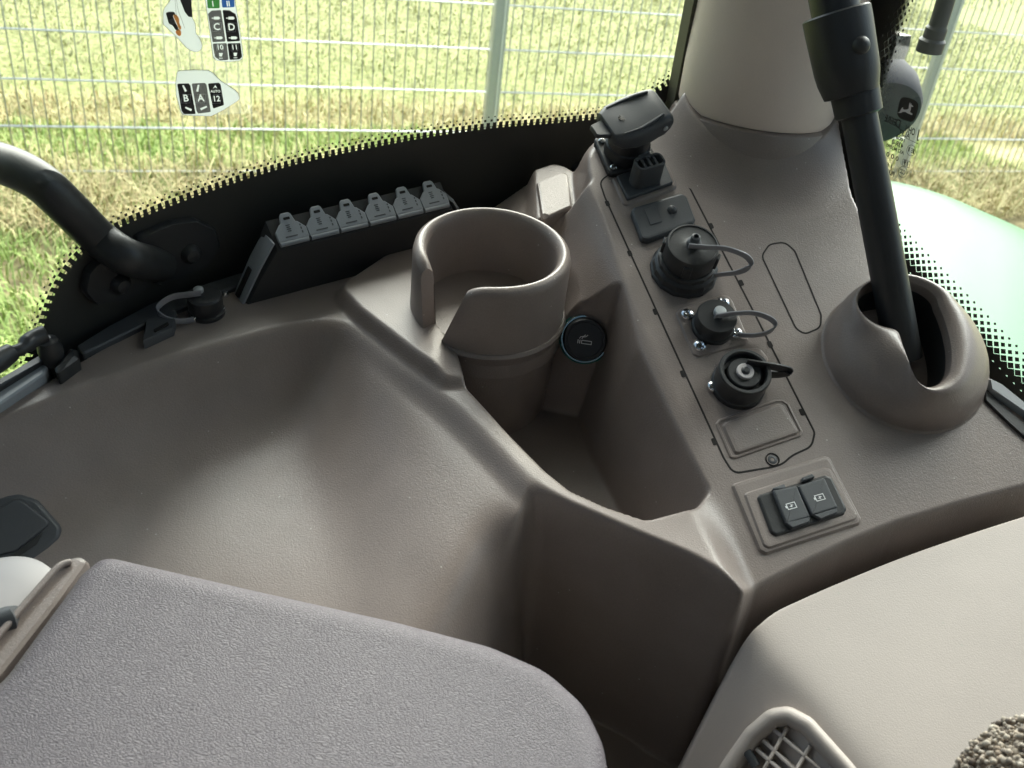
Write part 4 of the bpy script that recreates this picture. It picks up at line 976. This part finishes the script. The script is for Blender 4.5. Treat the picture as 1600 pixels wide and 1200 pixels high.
gt_ = thing('glass_trim', 'grey blue plastic trim strip between tray rim and side window', 'trim', tuple(U(190, 510, 0)))
flat([(119, 540), (170, 508), (235, 474), (330, 440), (380, 424), (386, 440), (330, 460), (240, 499), (128, 553)], .004, [(0, -.012), (0, -.001), (.0008, 0)], .002).build('trim_strip', 'slate', gt_)
flat([(84, 572), (108, 540), (120, 543), (122, 556), (88, 581)], .010, [(0, -.02), (0, -.002), (.002, 0)], .002).build('trim_end', 'black', gt_)
gl_ = thing('latch_strip', 'pale grey flat strip with dark edge at the window latch', 'trim', tuple(U(20, 600, 0)))
flat([(-120, 676), (0, 606), (68, 560), (76, 566), (70, 583), (0, 630), (-120, 705)], .006, [(0, -.012), (0, -.001), (.0008, 0)], .001, 2).build('flat_strip', 'hook', gl_)
flat([(-120, 660), (0, 590), (70, 548), (74, 556), (0, 602), (-120, 672)], .010, [(0, -.016), (0, -.001), (.0008, 0)], .001, 2).build('dark_edge', 'black', gl_)
st_ = thing('window_strut', 'black gas strut end with ball joint at the window corner', 'strut', tuple(U(30, 560, .02)))
MB().tube([U(-80, 612, .028), U(0, 562, .028), U(18, 550, .028)], [.0060, .0060, .0050], 20).build('strut_rod', 'black', st_)
MB().tube(catmull([U(16, 551, .028), U(34, 545, .028), U(48, 532, .028), U(64, 524, .028), U(72, 521, .028)], 4), [.0034]*6+[.0048]*10+[.004], 18).build('strut_socket', 'black', st_)
MB().lathe([(.006, -.01), (.0068, .0), (.0055, .006), (.002, .008)], Matrix.Translation(tuple(U(78, 545, .014))), 20).build('ball_joint', 'black', st_)
# grab handle
hd = thing('grab_handle', 'thick black curved grab handle in front of the side window', 'handle', tuple(U(240, 420, .03)))
def gd_(px, py, off):
    P = np.array(PL.px(px, py)); d = (P-C0)@cf; return tuple(UD(px, py, d-off))
pth = [tuple(UD(-120, 238, .47)), tuple(UD(-40, 248, .475)), tuple(UD(10, 258, .485)), tuple(UD(62, 284, .495)), tuple(UD(110, 328, .51)), tuple(UD(155, 372, .53)), gd_(200, 402, .018), gd_(250, 414, .003)]
MB().tube(catmull(pth, 8), .0108, 28).build('grip_tube', 'slate' if False else 'black', hd)
for pts, bl in (([(205, 366), (262, 342), (300, 338), (330, 352), (338, 380), (318, 410), (240, 440), (205, 420)], (288, 388)), ([(128, 420), (150, 398), (200, 384), (230, 400), (228, 440), (190, 462), (140, 470), (122, 450)], (176, 436))):
    L = rpoly(pts, 12, 5); a = [PL.px(x, y, .001) for x, y in L]; b = [PL.px(x, y, .0055) for x, y in L]
    cx, cy = sum(p[0] for p in L)/len(L), sum(p[1] for p in L)/len(L)
    c = [PL.px(cx+(x-cx)*.96, cy+(y-cy)*.96, .0068) for x, y in L]
    MB().rings([a, b, c]).build('mount_plate', 'black', hd)
    u_, z_ = PL.hit(*bl); pp = Vector(PL.at(u_, z_, .006)); nn = Vector(PL.at(u_, z_, .03))-pp
    MB().lathe([(.0065, 0), (.0062, .003), (.004, .0055), (.001, .006)], frame(pp, (0, 0, 1), tuple(nn.cross(Vector((0, 0, 1))))), 18, False, True).build('bolt_head', 'black', hd)
# cigarette lighter in the bin wall
lp = Vector((.0432, .4815, -.0025)); lz = Vector((-.06, -.86, .50)).normalized(); lx = Vector((1, 0, 0)) - lz*lz.x
f9 = frame(lp, tuple(lx), tuple(lz.cross(lx)))
def pxz(P):
    d = np.array(P)-C0; return 800+F*(d@cr)/(d@cf), 600-F*(d@cu)/(d@cf)
print('lighter at', pxz(lp), 'exP.ey', _ex.normalized().dot(eyP))
lg = thing('cigarette_lighter', 'round black cigarette lighter with shiny rim in the bin wall', 'lighter', tuple(lp))
MB().lathe([(.0160, -.012), (.0160, .0030), (.0154, .0040), (.0145, .0040), (.0140, .0030)], f9, 48, True, False).build('rim_ring', 'dark_chrome', lg, True, 25)
MB().lathe([(.0168, -.012), (.0168, .0008), (.0162, .0012)], f9, 48, True, False).build('glow_ring', 'teal', lg)
MB().lathe([(.0139, -.002), (.0138, .0080), (.0130, .0098), (.0118, .0098), (.0112, .0088), (.004, .0086), (.001, .0086)], f9, 48).build('lighter_knob', 'black', lg, True, 30)
ic = MB(); zz0, zz1 = .0082, .0091
for x0, x1, y0, y1 in ((-.0022, .0045, -.0006, -.0002), (-.0022, .0045, -.0026, -.0022), (.0041, .0045, -.0022, -.0006), (-.0022, -.0018, -.0022, -.0006), (-.0034, -.0029, -.0026, -.0002), (-.0046, -.0041, -.0026, -.0002)):
    ic.plate([(x0, y0), (x1, y0), (x1, y1), (x0, y1)], [(0, zz0), (0, zz1)], f9)
for dx in (0, .0015):
    ic.ribbon([tuple(f9 @ Vector((-.0036+dx, .0006, .0089))), tuple(f9 @ Vector((-.0030+dx, .0018, .0089))), tuple(f9 @ Vector((-.0012+dx, .0022, .0089))), tuple(f9 @ Vector((0+dx, .0034, .0089)))], .00045, .0004, tuple(lx))
ic.build('cigarette_icon', 'print', lg, False)
#@@CAB4
# ------------------------------------------------------------------ print on the rear window (reads from outside)
def glass_poly(P, pts, off, thick=.00025, mb=None):
    mb = mb or MB(); a = [P.px(x, y, off) for x, y in pts]
    return mb.add(a, [tuple(range(len(a)))])
def glass_text(mb, P, s, o, u, v, off, align='LEFT'):
    """text with origin pixel o, reading direction u and up direction v in pixels per unit of size"""
    vs, fs = text_mesh(s, 1., align); mb.add([P.px(o[0]+x*u[0]+y*v[0], o[1]+x*u[1]+y*v[1], off) for x, y in vs], fs)
def Zr(pts): return [(1340+x/6.154, 140+y/6.154) for x, y in pts]
def thick_line(pts, w, closed=False):
    P = np.array(pts, float); out = []
    for a, b in zip(P[:-1], P[1:]):
        d = b-a; d /= np.linalg.norm(d)+1e-9; n = np.array([-d[1], d[0]])*w/2; out.append([tuple(a-n-d*w*.3), tuple(b-n+d*w*.3), tuple(b+n+d*w*.3), tuple(a+n-d*w*.3)])
    return out
lo = thing('maker_print', 'black mirrored maker logo and lettering printed on the rear window glass', 'print', PR.px(1420, 200, .001))
shield = [tuple(p) for p in catmull(Zr([(425, 92), (455, 73), (505, 80), (560, 103), (590, 132), (592, 175), (575, 245), (555, 290), (528, 308), (490, 302), (430, 280), (400, 252), (396, 210), (408, 140)]), 4, True)]
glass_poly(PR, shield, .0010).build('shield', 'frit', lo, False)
c = np.mean(shield, 0); ring = MB(); sh2 = [tuple(c+(np.array(p)-c)*.90) for p in shield]; sh3 = [tuple(c+(np.array(p)-c)*.94) for p in shield]
a = [PR.px(x, y, .0014) for x, y in sh2]; b = [PR.px(x, y, .0014) for x, y in sh3]; ring.rings([a, b], True, False, False)
ring.build('shield_line', 'seal', lo, False)
deer = Zr([(399, 220), (420, 214), (430, 196), (446, 172), (455, 168), (452, 184), (470, 192), (495, 190), (508, 180), (511, 152), (518, 126), (524, 122), (526, 138), (540, 132), (534, 144), (556, 160), (548, 165), (532, 164), (530, 190), (522, 214), (546, 232), (543, 244), (530, 242), (500, 228), (476, 214), (452, 214), (436, 224), (420, 224)])
glass_poly(PR, deer, .0014).build('leaping_deer', 'print', lo, False)
tm = MB(); u0 = np.array([-.905, -.426]); v0 = np.array([.20, -.98])
for s, (x, y), L, hgt in (('J', (606, 432), 0, 74), ('OHN', (566, 415), 100, 60), ('D', (428, 340), 0, 74), ('EERE', (388, 324), 122, 60), ('ALST', (518, 452), 118, 44), ('1008', (474, 497), 100, 30), ('43R-0', (452, 548), 118, 42), ('AS2 M2090', (460, 612), 185, 30), ('0 0 0 2 1', (408, 672), 215, 40), ('1 80250', (352, 745), 175, 34), ('PILKINGTON', (368, 818), 205, 42), ('2', (240, 812), 0, 30)):
    vs, _ = text_mesh(s, 1., 'LEFT'); w = max(p[0] for p in vs)
    k = (L/w) if L else hgt*1.0
    glass_text(tm, PR, s, (1340+x/6.154, 140+y/6.154), u0*k/6.154, v0*hgt*1.55/6.154, .0012)
for pl in thick_line(Zr([(392, 425), (596, 522)]), .7): glass_poly(PR, pl, .0010, .0002, tm)
for s, (x, y), kind in (('E1', (527, 584), 'c'), ('19', (480, 708), 's'), ('CCC', (446, 791), 'c')):
    if kind == 'c': R_ = [(x+42*math.cos(t), y+52*math.sin(t)) for t in np.linspace(0, 2*math.pi, 29)]
    else: R_ = [(450, 665), (520, 695), (508, 752), (440, 725), (450, 665)]
    for pl in thick_line(Zr(R_), .6): glass_poly(PR, pl, .0010, .0002, tm)
    vs, _ = text_mesh(s, 1., 'CENTER'); w = max(p[0] for p in vs)*2
    glass_text(tm, PR, s, (1340+x/6.154, 140+y/6.154), u0*(52/w)/6.154, v0*58/6.154, .0012, 'CENTER')
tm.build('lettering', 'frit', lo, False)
# ------------------------------------------------------------------ sticker on the side window
def Zs(pts): return [(230+x/6.155, y/6.155) for x, y in pts]
stk = thing('control_sticker', 'clear sticker with joystick and keypad diagram on the side window', 'sticker', PL.px(320, 90, .001))
glass_poly(PL, [(240, -60), (374, -60), (382, 60), (393, 176), (280, 181), (262, 120), (249, 60)], .0010).build('film', 'film', stk, False)
def shape(pts, m, off, name, outl=True, sm_=True):
    L = [tuple(p) for p in catmull(Zs(pts), 3, True)] if sm_ else rpoly(Zs(pts), 2.2, 3)
    if outl:
        c = np.mean(L, 0); Pn = np.array(L); N = loop_normals(Pn)
        MB().rings([[PL.px(*q, off+.0002) for q in Pn+N*.6], [PL.px(*q, off+.0002) for q in Pn-N*.1]], True, False, False).build('shape_outline', 'outline', stk, False)
    return glass_poly(PL, L, off+.0004).build(name, m, stk, False)
shape([(245, -40), (190, 20), (147, 80), (140, 150), (142, 215), (165, 245), (260, 335), (330, 410), (380, 458), (440, 485), (490, 476), (512, 440), (508, 405), (480, 345), (456, 310), (450, 260), (445, 215), (415, 150), (405, 60), (400, -40)], 'sheet', .0014, 'joystick_shape')
shape([(540, -40), (560, 90), (590, 300), (620, 530), (650, 568), (700, 578), (780, 582), (870, 572), (900, 552), (910, 525), (880, 300), (850, 110), (820, -40)], 'sheet', .0014, 'keypad_shape', True, False)
shape([(275, 680), (305, 668), (440, 662), (570, 665), (610, 685), (690, 765), (830, 855), (860, 885), (875, 935), (860, 955), (720, 1045), (600, 1105), (400, 1098), (335, 1090), (310, 1060), (265, 900), (262, 780)], 'sheet', .0014, 'lower_keypad_shape', True, False)
shape([(160, 110), (190, 98), (235, 100), (247, 125), (225, 135), (250, 200), (275, 250), (280, 278), (248, 268), (220, 228), (188, 212), (168, 150)], 'key_dark', .0022, 'grip_drawing', False)
shape([(178, 168), (228, 160), (248, 215), (200, 222)], 'key_grey', .0026, 'grip_panel', False, False)
shape([(225, 130), (250, 122), (280, 160), (284, 210), (302, 240), (296, 268), (275, 250), (255, 200), (238, 165)], 'orange', .0026, 'thumb_button', False)
shape([(250, 290), (280, 264), (305, 288), (300, 326), (275, 326)], 'orange', .0022, 'lower_button', False)
shape([(285, -40), (398, -40), (416, 152), (375, 146), (340, 100)], 'key_dark', .0022, 'side_grip', False, False)
lm = MB()
for pts, w in (([(250, -30), (258, 60), (262, 120), (285, 190), (310, 260)], .5), ([(265, -30), (275, 60), (292, 120), (320, 190), (345, 260)], .5), ([(255, 340), (315, 660)], .5), ([(412, 92), (540, 92)], .5)):
    for pl in thick_line(Zs(pts), w): glass_poly(PL, pl, .0019, .0002, lm)
lm.build('leader_lines', 'outline', stk, False)
from mathutils.geometry import tessellate_polygon
def text_loops(t, o, u, v):
    vs, fs = text_mesh(t, 1., 'CENTER'); ed = {}
    for f in fs:
        for i in range(len(f)): ed[(f[i], f[(i+1) % len(f)])] = 1
    nx = {a: b for a, b in ed if (b, a) not in ed}; loops = []
    while nx:
        a = next(iter(nx)); L = []
        while a in nx: L.append(a); a = nx.pop(a)
        loops.append([(o[0]+vs[i][0]*u[0]+vs[i][1]*v[0], o[1]+vs[i][0]*u[1]+vs[i][1]*v[1]) for i in L])
    return loops
def key(pts, m, nm_, legends, holes=()):
    loops = [rpoly(Zs(pts), 2.2, 3)]
    for t, (x, y), hgt in legends: loops += text_loops(t, (230+x/6.155, y/6.155), np.array([1., -.02])*hgt/6.155, np.array([-.13, -1.])*hgt/6.155)
    for h in holes: loops.append(Zs(h))
    flatp = [p for L in loops for p in L]
    tri = tessellate_polygon([[Vector((x, y, 0)) for x, y in L] for L in loops])
    MB().add([PL.px(x, y, .0024) for x, y in flatp], tri).build(nm_, m, stk, False)
def cyl(x, y): return [[(x-40, y-4), (x-18, y-4), (x-18, y-14), (x+30, y-14), (x+44, y), (x+30, y+14), (x-18, y+14), (x-18, y+4), (x-40, y+4)]]
def bar(x, y, a):
    c, q = math.cos(a), math.sin(a); return [[(x+c*p[0]-q*p[1], y+q*p[0]+c*p[1]) for p in ((-8, -36), (8, -36), (11, 30), (-11, 30))]]
def cupi(x, y): return [[(x-22, y-20), (x+16, y-20), (x+8, y+14), (x-16, y+12)], [(x-20, y+26), (x+16, y+26), (x+16, y+33), (x-20, y+33)]]
for a_ in (([(553, -40), (675, -40), (678, 66), (562, 66)], 'green_ink', 'green_field', [('I', (612, 25), 75)]), ([(692, -40), (815, -40), (822, 54), (703, 60)], 'blue_ink', 'blue_field', [('II', (760, 25), 75)]),
    ([(565, 120), (600, 88), (690, 82), (735, 385), (610, 392), (595, 300)], 'key_grey', 'key_c', [('C', (650, 246), 92)], cyl(640, 160)+cyl(665, 350)), ([(705, 82), (770, 85), (830, 120), (845, 170), (875, 380), (750, 388)], 'key_dark', 'key_d', [('D', (792, 248), 92)], cyl(780, 160)+cyl(806, 350)),
    ([(610, 405), (745, 400), (762, 562), (680, 566), (632, 532)], 'key_grey', 'key_ten', [('10', (680, 442), 66)], cupi(692, 515)), ([(752, 402), (877, 400), (895, 530), (870, 556), (775, 562)], 'key_dark', 'key_eleven', [('11', (822, 442), 66)], cupi(832, 512)),
    ([(268, 790), (380, 786), (396, 810), (448, 1082), (335, 1082), (310, 1050)], 'key_dark', 'key_b', [('B', (352, 932), 92)], bar(340, 838, -.45)+bar(380, 1032, -1.15)), ([(408, 788), (535, 782), (551, 800), (593, 1062), (470, 1077), (455, 1050)], 'key_grey', 'key_a', [('A', (497, 930), 92)], bar(468, 836, .2)+bar(522, 1024, 1.15)), ([(565, 788), (670, 780), (688, 800), (721, 995), (615, 1030)], 'key_dark', 'key_twelve', [('12', (647, 936), 74), ('AUTO', (637, 864), 34)], [[(612, 838), (636, 802), (656, 836), (634, 824)]])):
    key(*a_)
tx = MB(); uS = np.array([1., -.02]); vS = np.array([-.13, -1.])
def box_line(cx, cy, w, h, t=.5):
    pts = [(cx+sx*w/2-sy*h/2*.13*-1*0+(-.13*-(sy*h/2))*-1, cy+sy*h/2) for sx, sy in ((-1, -1), (1, -1), (1, 1), (-1, 1), (-1, -1))]
    for pl in thick_line(Zs(pts), t): glass_poly(PL, pl, .0027, .0002, tx)
for c in ((650, 246), (792, 248), (352, 932), (497, 930), (647, 936)): box_line(*c, 82, 84)
for c in ((680, 440), (822, 440)): box_line(*c, 66, 66)
tx.build('key_marks', 'sticker_print', stk, False)
# ------------------------------------------------------------------ outside the rear window: wiper, bracket, lamp, fender
def beyond(px, py, off): return PR.px(px, py, -off)
wp = thing('wiper_arm', 'black rear wiper arm end hanging outside the rear window', 'wiper', beyond(1390, 60, .02))
MB().tube(catmull([beyond(1440, -110, .03), beyond(1418, -20, .03), beyond(1406, 25, .03), beyond(1398, 50, .03), beyond(1391, 72, .03), beyond(1388, 82, .03)], 6), [.0058]*16+[.0070]*5+[.0085]*8+[.0075, .004], 20).build('wiper_end', 'black', wp)
br = thing('metal_bracket', 'shiny metal bracket between pillar and wiper at the rear window', 'bracket', beyond(1365, 65, .01))
bz = [(1352, 48), (1378, 55), (1374, 76), (1368, 92), (1352, 86)]
MB().rings([[beyond(x, y, .004) for x, y in bz], [beyond(x, y, .022) for x, y in bz]]).build('bracket_plate', 'steel', br, True, 20)
lmp = thing('work_lamp', 'dark round work lamp housing outside the rear window', 'lamp', beyond(1390, 170, .12))
pc_ = Vector(UD(1370, 172, .90)); vz = (Vector((0, 0, H))-pc_).normalized()
MB().lathe([(.0005, -.05), (.028, -.045), (.040, -.02), (.042, 0), (.040, .006), (.030, .010), (.001, .012)], frame(pc_, (1, 0, 0), (0, -.5, 1)) @ Matrix.Diagonal((.95, 1.12, 1, 1)), 48).build('lamp_housing', 'lamp', lmp)
fd_ = thing('tractor_fender', 'glossy green tractor fender below the rear window', 'fender', tuple(UD(1560, 420, 1.2)))
rows = []
for dy, dep in ((6, 1.66), (0, 1.62), (4, 1.58), (14, 1.54), (30, 1.49), (60, 1.42), (120, 1.29), (220, 1.12), (360, .95), (480, .86)):
    r_ = []
    for x, y in catmull([(1200, 268), (1330, 276), (1400, 284), (1470, 303), (1540, 332), (1610, 364), (1760, 440), (1960, 560)], 6):
        r_.append(tuple(UD(x, y+dy, dep+(x-1400)*-.0002)))
    rows.append(r_)
MB().rings(rows, False).build('fender_skin', 'paint', fd_, True, None)
rt = thing('rear_trim', 'pale grey trim strip at the foot of the rear window', 'trim', tuple(UP(1570, 630)))
def deckflat(pts, o, prof_, r=.001):
    return MB().plate(rpoly(PX2(pts), r, 3), [(i, o+h) for i, h in prof_], B0)
deckflat([(1540, 596), (1560, 606), (1602, 640), (1640, 672), (1640, 690), (1598, 652), (1543, 614)], .004, [(0, -.01), (0, 0), (.0006, .0008)]).build('trim_strip', 'hook', rt)
deckflat([(1536, 606), (1572, 640), (1640, 700), (1640, 722), (1575, 664), (1538, 628)], .001, [(0, -.01), (0, 0), (.0006, .0008)]).build('dark_gasket', 'black', rt)
# ------------------------------------------------------------------ unseen cab walls and backrest, added to block light from behind the camera
wl_ = MB()
for a, b, zt_ in (((-1.22, .35), (-1.22, -1.05), .70), ((-1.22, -1.05), (.5, -1.05), .78), ((.5, -1.05), (.85, -.5), .78)):
    d = np.array(b)-np.array(a); d = d/np.linalg.norm(d); n = np.array([-d[1], d[0]])*.02
    wl_.plate([tuple(np.array(a)+n), tuple(np.array(a)-n), tuple(np.array(b)-n), tuple(np.array(b)+n)], [(0, -.78), (0, zt_)])
shell('cab_blocking_wall', wl_, 'mat')
stb = MB(); stb.plate(rrect(.62, .18, .07, 6), [(.02, -.35), (0, -.2), (0, .5), (.03, .62), (.07, .66)], Matrix.Translation((.30, -.42, 0)) @ Matrix.Rotation(.9, 4, 'Z'))
stb.build('backrest', 'mat', seat)
